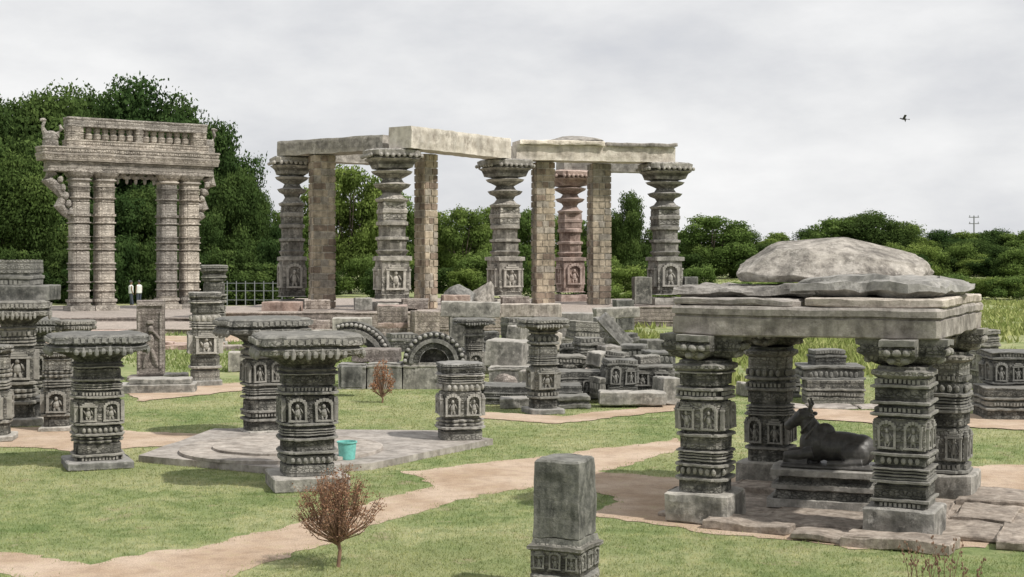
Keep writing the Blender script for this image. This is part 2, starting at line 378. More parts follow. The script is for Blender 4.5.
g,_=sheet('ground',[(-3000,-60),(3000,-60),(3000,4000),(-3000,4000)],0,M_GROUND)
PATHS=[
 [(-60,548),(20,554),(90,564),(200,547),(290,525),(385,498),(432,486),(405,472),(480,463),(560,455),(640,444),(684,438),(694,447),(640,462),(600,472),(545,485),(470,498),(400,517),(335,541),(262,565),(215,592),(60,582),(-60,566)],
 [(556,484),(600,472),(680,478),(760,476),(900,470),(1080,462),(1100,500),(1100,510),(1000,520),(985,548),(870,550),(740,537),(650,526),(590,516),(618,498)],
 [(-60,428),(60,427),(140,432),(245,437),(240,443),(140,448),(70,452),(20,447),(-60,447)],
 [(480,412),(560,417),(640,408),(690,404),(692,409),(640,415),(560,424),(480,419)],
 [(118,390),(240,383),(250,390),(140,402)],
 [(770,408),(1080,418),(1080,432),(900,426),(770,416)],
 [(-60,338),(200,336),(330,333),(335,338),(200,343),(-60,348)],
]
EXC=[]
for i,p in enumerate(PATHS):
    o,out=sheet('path',gp(p),.004+.003*i,M_EARTH,jit=.13 if i<6 else .5,step=.08 if i<6 else .5); EXC.append(out)
slab=[(138,462),(285,476),(372,470),(492,445),(440,436),(215,434)]
SLZ=.1
m_s,outs=sheet('stone_platform',gp(slab),0.001,S_PAVE,jit=.03,step=.5,kind=None,th=SLZ)
tag(m_s,'low flat pinkish grey paved platform set in the lawn','platform'); EXC.append([(a,b) for a,b in outs])
def single(mb,name,label,cat,mats,loc,rot=0.,wear=.01,group=None,**k):
    return tag(mb.build(name,mats,None,loc,rot,wear,SEED[0],**k),label,cat,group)
dd=GD(450,SLZ); m=MB(); m.stack([(0,1.55,'round'),(.045,1.55,'round'),(.05,1.52,'round'),(.05,1.05,'round'),(.085,1.05,'round'),(.09,1.02,'round')])
single(m,'round_stone_slab','flat round stone disc lying on the paved platform','stone slab',[S_PAVE],(X(282,dd),dd,SLZ+.003),wear=.006)
# ------------------------------------------------------------ bull shelter
SH=(3.88,17.04); SR=-26.1*math.pi/180
sh=empty('stone_shelter','open stone shelter on four carved pillars over a bull statue','shelter',(SH[0],SH[1],0),SR)
k=0
for (lx,ly) in ((-1.135,-1.38),(1.135,-1.38),(-1.135,1.38),(1.135,1.38)):
    rng=rs(); k+=1
    m=MB(); pattern(m,['bLGVLGRlGbLGBGLDLGbl','DLbGLRlGVLGBGLDGLbLD','bLGBlRGbLDGLVb','LDGBGbLlRLVGDb'][k-1],.352,1.74,.275,rng=rng,shape='step' if k!=2 else 'sq')
    p=m.build('pillar',[S_GREY,S_CARV],sh,(lx,ly,0),0,.011,k)
    m=MB(); m.block((0,0,0),.38,.37,.35,0,0,4,e=.02); m.build('pillar_base',[S_LIGHT],p,wear=.022,seed=k)
    m=MB(); m.stack([(1.742,.27,'step',0),(1.78,.33,'step',0),(1.82,.33,'step',1),(1.84,.27,'step',0),(1.87,.27,'step',0)])
    for q in (0,1):
        A=[(1.872,.0,'rsq',1),(1.92,.08,'rsq',1),(1.99,.15,'rsq',1),(2.0,.18,'rsq',1),(2.06,.2,'rsq',1),(2.065,.16,'rsq',1),(2.09,.16,'rsq',1),(2.1,.21,'rsq',1),(2.165,.21,'rsq',0)]
        S=[(z+(.001*q),o,s,t) for z,o,s,t in A]
        b=MB(); b.stack([(z,o,s,t) for z,o,s,t in S],.28,.0)
        b0=len(m.v)
        for v in b.v:
            x=v[0]; y=max(-.19,min(.19,v[1]*1.6))
            m.v.append((x,y,v[2]) if q==0 else (-y,x,v[2]))
        for f,t in zip(b.f,b.m): m.f.append(tuple(b0+w for w in f)); m.m.append(t)
    for a in range(4):
        A=a*math.pi/2; ca,sa=math.cos(A),math.sin(A)
        for (u,dd_,zz,rx_) in ((-.1,.46,2.03,.045),(0,.47,2.03,.05),(.1,.46,2.03,.045),(-.07,.38,1.94,.05),(.07,.38,1.94,.05)):
            m.ell((u*ca+dd_*sa,u*sa-dd_*ca,zz),(rx_,rx_,.04),0,8,6,A)
    m.build('capital',[S_GREY,S_CARV],p,wear=.014,seed=k+9)
y0,y1,x0,x1=-1.65,1.62,-1.46,1.54
bm=[((x0+x1)/2,y0+.24,(x1-x0)/2,.24),((x0+x1)/2,y1-.24,(x1-x0)/2,.24),(x0+.24,0,.24,(y1-y0)/2-.485),(x1-.24,0,.24,(y1-y0)/2-.485)]
for i,(cx,cy,hx,hy) in enumerate(bm):
    m=MB(); m.stack([(0,-.015,'rsq'),(.015,0,'rsq'),(.1,0,'rsq'),(.2,.0,'rsq'),(.205,-.02,'rsq'),(.23,-.02,'rsq'),(.235,.012,'rsq'),(.3,.012,'rsq'),(.33,-.01,'rsq')],hx,hy)
    m.build('beam',[S_ROOF],sh,(cx,cy-(0 if i!=2 else .008),2.168),0,.016,i+3,wk=2)
for i,(cx,cy,hx,hy,h) in enumerate(((-.78,.0,.72,1.6,.08),(.78,0.02,.76,1.58,.1))):
    m=MB(); m.block((0,0,0),hx,hy,h,0,0,2); m.build('roof_slab',[S_ROOF],sh,(cx+.03,cy,2.502),0,.03,i+30,wk=2)
fl=[(-1.1,-.9,.62,.55),(.1,-1.0,.56,.52),(1.2,-1.98,.55,.26),(.35,-1.85,.3,.3),(-.5,-1.75,.48,.2),(1.75,-.9,.34,.5),(1.8,.15,.33,.5),(1.75,1.2,.4,.5),(-1.6,.4,.3,.6),(2.3,-1.2,.2,.5),(2.3,-.1,.2,.45),(1.1,-.05,.3,.7),(-.9,1.1,.5,.7),(.2,1.5,.5,.4)]
m=MB()
for i,(cx,cy,hx,hy) in enumerate(fl):
    m.block((cx,cy,0),hx,hy,.05+.07*((i*7)%5)/4,.06*math.sin(i*3),0,1,e=.012,sh='sq')
m.block((.1,-.1,0),1.35,1.5,.045,0,0,1)
m.build('floor',[S_FLOOR],sh,(0,0,.004),0,.035,4,wk=2)
cs,sn=math.cos(SR),math.sin(SR)
def shw(a,b): return (SH[0]+a*cs-b*sn,SH[1]+a*sn+b*cs)
EXC.append([shw(-1.6,-1.8),shw(2.3,-2.2),shw(2.5,1.9),shw(-1.6,1.8)])
def rock(name,label,loc,r,seed,rot=0.,mat=S_ROCK,cuts=7,lim=(.55,.85),sub=4,cat='boulder',group=None,amp=.12,tilt=0.,planes=None):
    import bmesh
    bm=bmesh.new(); bmesh.ops.create_icosphere(bm,subdivisions=sub,radius=1.)
    rng=random.Random(seed); pl=[]
    for i in range(cuts):
        n=Vector((rng.uniform(-1,1),rng.uniform(-1,1),rng.uniform(-.2,1))).normalized(); pl.append((n,rng.uniform(*lim)))
    if planes: pl=[(Vector(n).normalized(),l) for n,l in planes]
    o=Vector((seed*2.1,seed*.7,seed))
    for v in bm.verts:
        p=v.co*1.0
        p=p*(1+noise.noise(p*1.3+o)*amp*2)
        for n,l in pl:
            t=p.dot(n)
            if t>l: p=p-n*(t-l)*.97
        p=p*(1+noise.noise(p*4+o)*amp*.3+noise.noise(p*12+o)*amp*.16)
        p.z=max(p.z,-.45)
        v.co=Vector((p.x*r[0],p.y*r[1],(p.z+.45)*r[2]))
    me=bpy.data.meshes.new(name); bm.to_mesh(me); bm.free(); me.materials.append(mat)
    ob=bpy.data.objects.new(name,me); SC.collection.objects.link(ob); ob.location=loc; ob.rotation_euler=(0,tilt,rot)
    return tag(ob,label,cat,group)
def slabrock(label,loc,hx,hy,h,rot,mat,seed):
    R=random.Random(seed); m=MB(); n=5
    pts=[R.uniform(.84,1.05) for _ in range(16)]
    S=[(0,-.1,'sq'),(h*.25,-.01,'sq'),(h*.3,.02,'sq'),(h*.7,.0,'sq'),(h*.74,-.04,'sq'),(h,-.09,'sq'),(h*1.02,-.3,'sq')]
    m.stack(S,hx,hy)
    for i,v in enumerate(m.v):
        a=math.atan2(v[1],v[0])/(2*math.pi)*16%16; k0=int(a)%16; t=a-int(a); s=pts[k0]*(1-t)+pts[(k0+1)%16]*t
        m.v[i]=(v[0]*s,v[1]*s,v[2]*(1+.25*math.sin(v[0]*2.3+seed)))
    o=m.build('flat_rock',[mat],None,loc,rot,.045,seed,wk=4); return tag(o,label,'rock')
w=shw(-.74,-.25); slabrock('thin flat grey slab of rock lying on the shelter roof',(w[0],w[1],2.6),.86,1.08,.13,SR+.03,S_ROCK,5)
w=shw(.74,-.35); slabrock('thick dark split rock lying on the shelter roof',(w[0],w[1],2.61),.88,1.02,.2,SR-.04,S_LIGHT,8)
rock('boulder','large pale rounded boulder resting on flat rocks of the shelter roof',(X(836,17.1),17.15,2.76),(1.2,.95,.5),17,SR+.25,S_ROCK,16,(.55,.85),sub=6,amp=.09,
  planes=[((-.25,-.3,.9),.55),((.5,-.45,.8),.52),((.05,-.9,.4),.66),((-.85,-.2,.55),.72),((.9,.1,.4),.82),((.1,-.6,.85),.56),((-.5,-.75,.5),.7),((.6,-.85,.3),.72),((0,.3,.95),.62),((-.6,.6,.4),.8),((.55,.3,.9),.6)])
# plinth + bull
PC=(X(826,17.0),17.0)
m=MB(); m.stack([(0,.0,'rsq',0),(.1,.0,'rsq',0),(.1,-.06,'rsq',0),(.2,-.1,'rsq',1),(.22,-.04,'rsq',0),(.27,-.04,'rsq',0),(.3,-.12,'rsq',1),(.36,-.12,'rsq',1),(.38,-.03,'rsq',0),(.45,-.03,'rsq',0),(.46,-.06,'rsq',0)],.66,.42)
single(m,'statue_plinth','dark moulded stone plinth under the bull statue','plinth',[S_LIGHT,S_CARV],(PC[0],PC[1],.06),SR+.12,.014)
def remeshed(mb,name,mats,loc,rot,vox,sm=3,parent=None):
    o=mb.build(name,mats,parent,loc,rot)
    r=o.modifiers.new('r','REMESH'); r.mode='VOXEL'; r.voxel_size=vox; r.use_smooth_shade=True
    s=o.modifiers.new('s','SMOOTH'); s.factor=.5; s.iterations=sm
    return o
m=MB(); E=lambda c,r,ry=0.: m.ell(c,r,0,20,14,0,ry)
m.block((.02,0,0),.56,.31,.04)
E((.16,0,.24),(.4,.2,.19)); E((.4,0,.22),(.18,.21,.185)); E((-.14,0,.27),(.2,.18,.22)); E((-.02,0,.44),(.11,.07,.085),.2)
m.tube([(-.12,0,.33),(-.2,0,.45),(-.25,0,.56)],[.16,.125,.095],14)
m.tube([(-.2,0,.62),(-.3,0,.6),(-.41,0,.52),(-.47,0,.47)],[.085,.098,.068,.056],14); E((-.47,0,.47),(.058,.06,.05),.6); E((-.25,0,.66),(.08,.085,.045))
E((-.26,0,.38),(.05,.035,.15),.3)
for s in (-1,1):
    m.tube([(-.22,s*.055,.68),(-.19,s*.1,.74),(-.22,s*.11,.82)],[.03,.024,.011],8)
    E((-.17,s*.145,.62),(.035,.07,.026)); E((-.32,s*.084,.62),(.024,.016,.018))
    m.tube([(-.16,s*.15,.18),(-.32,s*.17,.15),(-.5,s*.15,.13)],[.08,.062,.05],10); m.tube([(-.5,s*.15,.1),(-.36,s*.17,.055),(-.22,s*.18,.055)],[.05,.038,.042],10)
    m.ell((.34,s*.18,.17),(.17,.07,.15),0,16,10); m.tube([(.42,s*.2,.08),(.22,s*.26,.07),(.02,s*.27,.065)],[.065,.045,.04],10)
m.tube([(.55,0,.3),(.6,.02,.2),(.57,.06,.07)],[.025,.02,.035],8)
for j,(cx,cz,rr) in enumerate(((-.17,.41,.168),(-.215,.49,.14))):
    pts=[(cx-.03+.07*math.cos(a),math.sin(a)*rr,cz+math.cos(a)*rr*.66) for a in [2*math.pi*i/24 for i in range(25)]]
    m.tube(pts,[.015]*25,8)
nb=remeshed(m,'bull_statue',[S_BULL],(PC[0]+.02,PC[1],.52),SR+.12,.009,2)
tag(nb,'black stone statue of a reclining bull with garlands on a plinth','bull statue')
# ------------------------------------------------------------ lawn pillars
shortpillar('grey carved pillar with broad square capital on a thin base slab',97,466,333,102,53,.42,'DLbGSLVGLBGLDGRGLbGl',76,.24)
shortpillar('grey carved pillar with wide stepped capital beside the paved platform',307,486,333,114,62,.3,'bGVGLbLGRGLBGLDGbl',90,.25,baseh=.09)
shortpillar('grey carved pillar with wide capital behind the paved platform',263,436,317,93,43,.5,'bLGDLbGLGRGLBGLVG',50,.25)
shortpillar('short fluted stone pillar stump with a rounded top',460,444,362,50,50,.2,'bGLSGBGVRl',56,.14,shape='step',pend=False,mats=[S_LIGHT,S_CARV])
shortpillar('stacked dark carved pillar with broad capital',18,424,300,70,40,.3,'bLGSGLBGRD',60,.24)
shortpillar('small grey pillar with flat capital beside other ruins',32,408,318,56,34,.5,'bLGSGBlRG',46,.25)
shortpillar('weathered carved pillar stub standing among the ruins',58,430,350,36,32,.2,'bLBGRGSb',40,.12)
shortpillar('small carved pillar with square capital half hidden by another',76,418,320,40,28,.6,'bLGSBlRG',34,.16)
shortpillar('dark carved stone pillar stub at the end of a wall',-6,440,345,40,36,.2,'bLBGRGSb',50,.12)
shortpillar('plain grey cylindrical ribbed pillar without capital',205,385,292,36,34,.3,'bGLbGBGRVGbl',38,.1,pend=False,mats=[S_LIGHT,S_CARV])
shortpillar('slender ribbed pillar top with small round capital',214,345,264,30,26,.3,'bGLSGRDGSlOGTl',30,.14,d=50,z0=0,pend=False)
shortpillar('pillar with broad flat capital among fallen carved blocks',543,413,318,52,31,.3,'bLDGBGlRbGLVG',42,.16)
shortpillar('small dark pillar with capital among carved rubble',474,386,318,44,22,.2,'bLGBGRbLGD',32,.16)
d=GD(424)+.3
m=MB(); m.block((0,0,0),1.0,.6,.28,mt=0); pattern(m,'DLGb',.282,.75,.12,.55,.4,rs(),'sq',detail=True)
single(m,'carved_stone_block','carved rectangular block balanced on a pillar capital','stone block',[S_GREY,S_CARV],(X(0,d),d,Z(300,d)),.1,.012)
d=GD(380); u=d/F; hp=80*u
m=MB(); m.block((0,0,.12),.34,.16,hp-.12,0,0,5); m.block((0,0,0),.55,.4,.118)
m.box((0,-.17,hp-.09),(.62,.06,.1)); m.box((-.27,-.17,hp*.5),(.06,.05,hp*.7)); m.box((.27,-.17,hp*.5),(.06,.05,hp*.7))
for c,r,ry in (((0,-.17,.95),(.1,.06,.22),.1),((0.02,-.19,1.3),(.075,.07,.09),0),((-.09,-.17,.55),(.06,.05,.26),.25),((.1,-.17,.6),(.06,.05,.28),-.35),((-.17,-.17,1.05),(.04,.04,.18),.6),((.16,-.17,1.15),(.04,.04,.17),-.7),((0,-.17,1.47),(.1,.05,.06),0)):
    m.ell(c,r,0,12,8,0,ry)
single(m,'standing_relief','upright pinkish stone slab carved with a dancing figure','carved relief',[S_PINKP],(X(151,d),d,0),.12,.01)
m=MB(); m.block((0,0,0),1.0,.4,.2); m.block((.2,0.02,.202),.7,.3,.12)
single(m,'stone_block','long flat stone step lying on the ground below a carved panel','stone block',[S_LIGHT],(X(152,GD(392)),GD(392),0),.15,.015)
# foreground block
d=GD(592); u=d/F; zt=Z(457,d)
m=MB(); m.block((0,0,0),.31,.31,.07); m.stack([(.072,.25,'step',1),(.12,.25,'step',1),(.13,.28,'step',0),(.18,.28,'step',1),(.2,.235,'sq',0),(.24,.24,'sq',1),(.4,.24,'sq',1),(.42,.265,'sq',0),(.45,.265,'sq',1),(.47,.235,'sq',1),(.52,.225,'sq',0)])
m2=MB(); pattern(m2,'B',.24,.41,.24,rng=rs(),shape='sq')
nv0=len(m.v)
for f,t in zip(m2.f,m2.m): m.f.append(tuple(nv0+w for w in f)); m.m.append(t)
m.v+=m2.v
e=empty('stone_pillar_stump','square dark stone stump with plain upper block and carved foot','stone pillar',(X(565,d),d,0),-.42)
m.build('carved_foot',[S_MIDG,S_CARV],e,wear=.014,seed=3)
m=MB(); S=[(.521,.21,'sq'),(.53,.222,'sq')]+[(.53+(zt-.56)*i/8,.222-.001*i,'sq') for i in range(1,8)]+[(zt-.02,.212,'sq'),(zt,.195,'sq')]
m.stack(S); m.build('upper_block',[S_MIDG],e,wear=.014,seed=8,wk=5)
# ------------------------------------------------------------ central ruins
G_R='fallen temple fragments heaped together'
def rblock(px0,px1,pyt,pyb,d=None,dep=.5,rot=0.,pat=None,label='rough grey stone block lying among temple ruins',mats=None,r=.12,name=None,tilt=0.,wear=.025,detail=True,ff=True):
    rng=rs()
    if d is None: d=GD(pyb)
    w=(px1-px0)*d/F; z0=max(0,Z(pyb,d)); h=Z(pyt,d)-z0
    cr=abs(math.cos(rot)); sr_=abs(math.sin(rot)); hx=max(.08,(w-dep*sr_)/2/cr); hy=dep/2
    m=MB()
    if pat: pattern(m,pat,0,h,min(r,hx*.6,hy*.6),hx-min(r,hx*.6,hy*.6),hy-min(r,hx*.6,hy*.6),rng,'rsq',detail=detail)
    else: m.block((0,0,0),hx,hy,h,0,0,3,e=.02,sh='sq')
    o=single(m,name or ('moulded_stone_block' if pat else 'stone_block'),label,'stone block',mats or [S_GREY,S_CARV],(X((px0+px1)/2,d),d+hy*.8,z0),rot,wear,G_R)
    o.rotation_euler=(0,tilt,rot); return o
CM='dark moulded block carved with ledges and small figures in the ruins'
for a,b in ((338,366),(367,402),(403,440)):
    rblock(a,b,362+(a%3),389,GD(389),.7,.0,'PLG',label='plain grey block in a long low wall edging the ruins',mats=[S_LIGHT,S_LIGHT],wear=.02)
rblock(352,400,349,362,33.5,.6,-.05,label='flat reddish block resting on a low wall',mats=[S_PINKP])
def archpiece(px,pyb,d,ro,ri,a0,a1,rot,label,tilt=0.):
    m=MB(); m.arch(ri,ri+(ro-ri)*.35,a0,a1,-.16,.12,mt=1); m.arch(ri+(ro-ri)*.36,ri+(ro-ri)*.6,a0,a1,-.22,.12,mt=0); m.arch(ri+(ro-ri)*.61,ro,a0,a1,-.17,.12,mt=1)
    n=16
    for i in range(n):
        a=a0+(a1-a0)*(i+.5)/n; r=ro*.93; m.ell((r*math.cos(a),-.19,r*math.sin(a)),(.05,.05,.05),0,8,5)
    o=single(m,'arch_fragment',label,'arch fragment',[S_LIGHT,S_CARV],(X(px,d),d,Z(pyb,d)),rot,.012,G_R); o.rotation_euler=(0,tilt,rot)
    return o
archpiece(434,363,33.2,.74,.36,0,math.pi,.05,'semicircular carved arch fragment set upright on a low wall')
m=MB(); m.arch(.02,.34,0,math.pi,-.05,.05); single(m,'carved_disc','dark carved half disc filling an arch fragment','carved disc',[S_CARVF],(X(434,33.3),33.35,Z(363,33.3)),.05,.01)
archpiece(352,364,34.5,1.05,.6,.1,math.pi*.62,-.1,'broken curved carved arch segment leaning in the ruins',.0)
rblock(375,408,306,345,48,1.2,.1,'bLb',label='reddish weathered block pile beside the temple platform',mats=[S_PINK,S_PINKP],wear=.05)
rblock(408,440,311,346,47,1.2,.2,label='reddish brown stone block in the ruins',mats=[S_PINKP],wear=.05)
rblock(330,372,318,338,50,1.,.1,label='plain grey stone block near the temple platform',mats=[S_LIGHT])
rblock(384,418,334,352,40,.8,.3,'bLD',label=CM)
rblock(440,500,302,317,40,.8,.04,label='long flat stone beam bridging blocks in the ruins',mats=[S_LIGHT],tilt=.02)
rblock(501,562,304,317,40.2,.7,-.03,label='long flat stone beam bridging blocks in the ruins',mats=[S_ROOF])
rblock(448,470,317,347,40,.7,.1,label='grey stone block supporting a flat beam')
rblock(532,552,317,360,40,.7,.1,label='grey stone block supporting a flat beam')
rblock(553,594,313,338,41,.7,-.05,label='smooth light grey cut block on the rubble',mats=[S_LIGHT])
rblock(556,592,338,356,40.5,.9,.05,'LGb',label=CM)
rblock(484,532,341,367,32.5,1.0,-.25,label='large pale grey stone block tilted on the rubble',mats=[S_LIGHT],tilt=.05)
rblock(488,534,367,388,32,1.,-.1,'PLG',label='pale grey cut block with worn edges',mats=[S_LIGHT,S_GREY])
rblock(484,582,386,407,29.5,1.,.0,'bLGDLb',label=CM)
rblock(556,604,372,398,30.5,1.,.05,'LGDGBLb',label=CM)
rblock(548,586,356,373,32,1.,.1,'LGTGDL',label=CM)
rblock(574,604,338,372,33.5,.8,.2,'bLGRGLD',label=CM,r=.15)
rblock(604,638,360,402,29.8,.8,.1,'bLGRBLD',label=CM,r=.15)
rblock(632,676,366,402,30,.8,-.1,'bGLDGBL',label=CM)
rblock(600,666,392,405,28.8,.5,0,label='low plain foot slab of the ruined wall',mats=[S_LIGHT])
rblock(598,622,346,361,33,.6,.3,label='pale broken stone on top of carved rubble',mats=[S_ROCK])
rblock(620,650,345,366,34,.7,-.2,'LGDL',label=CM)
rblock(641,666,340,362,36,.7,.2,label='grey stone block lying among temple ruins')
rblock(438,462,370,386,33,.6,.2,'LGDL',label=CM)
rblock(460,486,352,372,35,.6,.1,label='grey stone block lying among temple ruins')
rblock(500,545,318,342,43,.9,.3,'LGbLD',label=CM)
rblock(592,616,318,346,42,.8,.2,'bLGD',label=CM)
rblock(614,634,300,330,52,1.,.1,label='dark square block beside the tall ruined hall')
rblock(338,362,366,388,31.2,.3,.3,label='small grey stone leaning on the low wall')
rblock(556,590,396,409,28.6,.6,.1,'LGL',label=CM)
rblock(500,530,398,409,28.6,.6,.0,label='small plain foot stone of the ruins',mats=[S_LIGHT])
for (a,b,t,bt,dd_,dp,ro,pt,mt,ti) in ((462,492,388,402,29.6,.7,.35,'LGbL',None,.03),(446,472,392,404,29.2,.5,-.3,None,[S_LIGHT],.0),(520,546,372,388,30.5,.7,.5,None,[S_ROCK],-.12),
    (566,600,322,340,37.5,.8,.3,'LDGb',None,.06),(506,530,326,343,37,.7,-.4,None,[S_LIGHT],.1),(470,500,332,352,37,.8,.2,'LGDLb',None,0),(586,612,352,366,31.5,.6,-.5,None,[S_LIGHT],.15),
    (610,640,334,350,38,.8,.4,'DLG',None,-.08),(644,676,352,368,32.5,.8,.2,'LGVL',None,.04),(424,446,338,352,39,.8,.3,None,[S_LIGHT],0),(404,424,352,363,35,.6,-.2,None,None,.1),
    (560,584,344,358,34.5,.7,-.3,'bLD',None,-.1),(538,560,332,350,36.5,.6,.6,None,[S_ROCK],.2),(654,680,378,404,29.2,.6,.3,None,[S_LIGHT],.05),(590,606,378,398,29.6,.5,.4,'LGDL',None,0),(448,468,320,334,41,.7,.2,None,[S_PINKP],.1),(594,640,308,318,45,.8,.1,None,[S_LIGHT],-.04),
    (516,548,344,360,34,.8,.25,'LGDLb',None,-.06),(604,630,352,364,30.6,.6,-.3,'bLD',None,.12),(634,662,356,368,30.6,.6,.25,'LGb',None,-.07)):
    rblock(a,b,t,bt,dd_,dp,ro,pt,label=CM if pt else 'broken grey block tilted on top of temple rubble',mats=mt,tilt=ti,r=.14)
o=rblock(640,654,318,358,35,.3,.1,label='long dressed stone slab leaning diagonally on the rubble',mats=[S_LIGHT]); o.rotation_euler=(0,-.75,.1); o.location.x-=.45; o.location.z+=.3
rng=random.Random(77)
for i in range(56):
    px=rng.uniform(440,676); d=rng.uniform(29.5,44); s=rng.uniform(.15,.42)
    o=rock('rubble_stone','angular broken stone lying in the ruins',(X(px,d),d,rng.choice((0,0,.1,.35)) if d>31 else 0),(s,s*.8,s*.8),i+100,rng.uniform(0,3),rng.choice([S_GREY,S_LIGHT,S_GREY,S_PINKP]),8,(.5,.75),3,'rubble','broken stones scattered through the ruins')
# behind shelter
rblock(806,868,380,405,None,1.0,-.1,'bGDGLb',label='dark moulded stone block with small carvings',r=.2)
rblock(802,866,366,380,29.6,1.1,-.05,'LVGL',label=CM,r=.2); rblock(812,846,350,366,29.8,.6,.1,'bLGD',label=CM,r=.12)
rblock(776,800,372,405,31,.8,.1,'LGDLb',label=CM)
for a in range(760,1060,50): rblock(a,a+48,405+(a%7)/3,417,28.5,.7,-.01,label='flat stone slab in a long low edging',mats=[S_PAVE])
rblock(985,1060,388,420,None,1.2,-.1,'bLGDGLb',label='wide base block of dark moulded carved stone',r=.22)
rblock(992,1060,352,386,27.2,.9,-.05,'GLBGLDl',label='tall pile of dark moulded carved stone',r=.2)
rblock(975,1000,330,388,33,.7,.2,'bGDBGLRGLl',label='short carved stone pier beside a moulded pile',r=.15)
rblock(948,982,392,412,29.5,.8,.1,'LGL',label=CM)
rblock(740,764,384,400,31,.7,.3,label='plain weathered block on the grass',mats=[S_LIGHT])
rblock(-30,60,398,424,None,.8,0,'PLG',label='low dark stone wall with carved ledge',mats=[S_GREY,S_CARV])
rblock(225,252,352,372,None,.6,.2,label='rough block on dry grass',mats=[S_LIGHT])
rblock(160,188,374,384,None,.6,.2,label='rough flat block on dry grass',mats=[S_LIGHT])
# ------------------------------------------------------------ tall hall
TALL=[(0,21,'sq'),(.05,21,'sq'),(.05,18,'step'),(.07,18,'step'),(.075,15.5,'step'),(.1,15.5,'step'),(.1,14,'sq'),(.2,14,'sq'),(.31,14,'sq'),(.31,16,'sq'),(.335,16,'sq'),(.34,12.5,'oct'),(.37,15.5,'oct'),(.38,13.,'oct'),(.43,13.5,'oct'),(.44,15.5,'oct'),(.455,15.5,'oct'),(.46,12.5,'oct'),(.52,12.5,'oct'),(.53,16,'round'),(.55,16,'round'),(.56,11.5,'sq'),(.67,11.5,'sq'),(.675,15.5,'round'),(.69,17,'round'),(.705,12,'round'),(.73,9,'round'),(.75,11,'round'),(.765,16.5,'round'),(.785,19,'round'),(.795,12,'round'),(.82,9.5,'round'),(.835,14,'round'),(.85,19,'round'),(.865,21,'round'),(.875,14,'round')]
TCAP=[(.876,14,'round'),(.885,16,'sq'),(.905,17,'sq'),(.925,21,'step'),(.94,24,'step'),(.945,20.5,'step'),(.955,20.5,'step'),(.96,24.5,'step'),(.99,25,'step'),(1.,22,'step')]
ZB=.94; ZT=7.8
hall=empty('ruined_stone_hall','tall roofless hall of carved pillars, masonry piers and stone beams','ruined building',(X(500,66),66,0))
HX,HYY=hall.location.x,hall.location.y
def tallp(px,d,mats,rot,z0=ZB,sc=1.):
    h=ZT-z0; u=60/F*sc; rng=rs()
    m=MB(); m.stack([(z0+f*h,r*u,s,1 if i%2 else 0) for i,(f,r,s) in enumerate(TALL) if f>.05])
    pattern(m,'B',z0+.12*h,z0+.3*h,14.1*u,rng=rng,shape='sq')
    m.stack([(z0+.565*h,11.8*u,'sq',1),(z0+.6*h,11.8*u,'sq',1),(z0+.605*h,12.6*u,'sq',0),(z0+.625*h,12.6*u,'sq',0),(z0+.63*h,11.8*u,'sq',0),(z0+.665*h,11.8*u,'sq',1)])
    p=m.build('pillar',mats,hall,(X(px,d)-HX,d-HYY,0),rot,.02,SEED[0],wk=1.5)
    m=MB(); m.stack([(z0,21*u,'rsq',0),(z0+.025*h,21*u,'rsq',0),(z0+.049*h,20*u,'rsq',0)]); m.build('pillar_base',mats,p,wear=.03)
    m=MB(); m.stack([(z0+f*h,r*u*1.05,s,i%2) for i,(f,r,s) in enumerate(TCAP)])
    for a in range(4):
        A=a*math.pi/2; ca,sa=math.cos(A),math.sin(A)
        for q in range(7):
            t=(-.75+q*.25)*24*u; dd_=24.5*u*1.05
            m.ell((t*ca+dd_*sa,t*sa-dd_*ca,z0+.958*h),(.09,.09,.09),0,6,4)
    m.build('capital',mats,p,wear=.03,seed=SEED[0],wk=1.5)
tallp(392,60,[S_FAR,S_FARC],.35); tallp(505,66,[S_FAR,S_FARC],.5,sc=1.02); tallp(665,68.3,[S_FAR,S_FARC],.3,sc=1.05); tallp(292,64.2,[S_FAR,S_FARC],.35,sc=.85); tallp(570,74,[S_PINK,S_PINK],.35,sc=.95)
def pier(px,d,wpx,rot):
    rng=rs(); w=wpx*d/F/1.25; h=ZT-.03-ZB; n=22; m=MB(); ch=h/n
    m.block((0,0,0),w/2-.03,w/2-.03,h,mt=3)
    for i in range(n):
        k=rng.choice((.42,.5,.58,.35,.65)); g=.026
        for side in range(4):
            a=side*math.pi/2; cr,sr=math.cos(a),math.sin(a); kk=k if side%2==0 else 1-k
            x=-w/2
            for ww in ((w*kk,w*(1-kk)) if i%3 else (w*.34,w*.33,w*.33)):
                cx=x+ww/2; x+=ww; o=w/2-.05+rng.uniform(-.015,.015)
                m.box((cx*cr+o*sr,cx*sr-o*cr,(i+.5)*ch),(ww-g*1.6,.12,ch-g*2),a,rng.choice((0,0,1,2)))
    m.build('masonry_pier',MAS,hall,(X(px,d)-HX,d-HYY,ZB),rot,.012,SEED[0])
pier(322,62.8,28,.35); pier(426,62,21,.75); pier(543,67.2,24,.25); pier(599,68.2,24,.25)
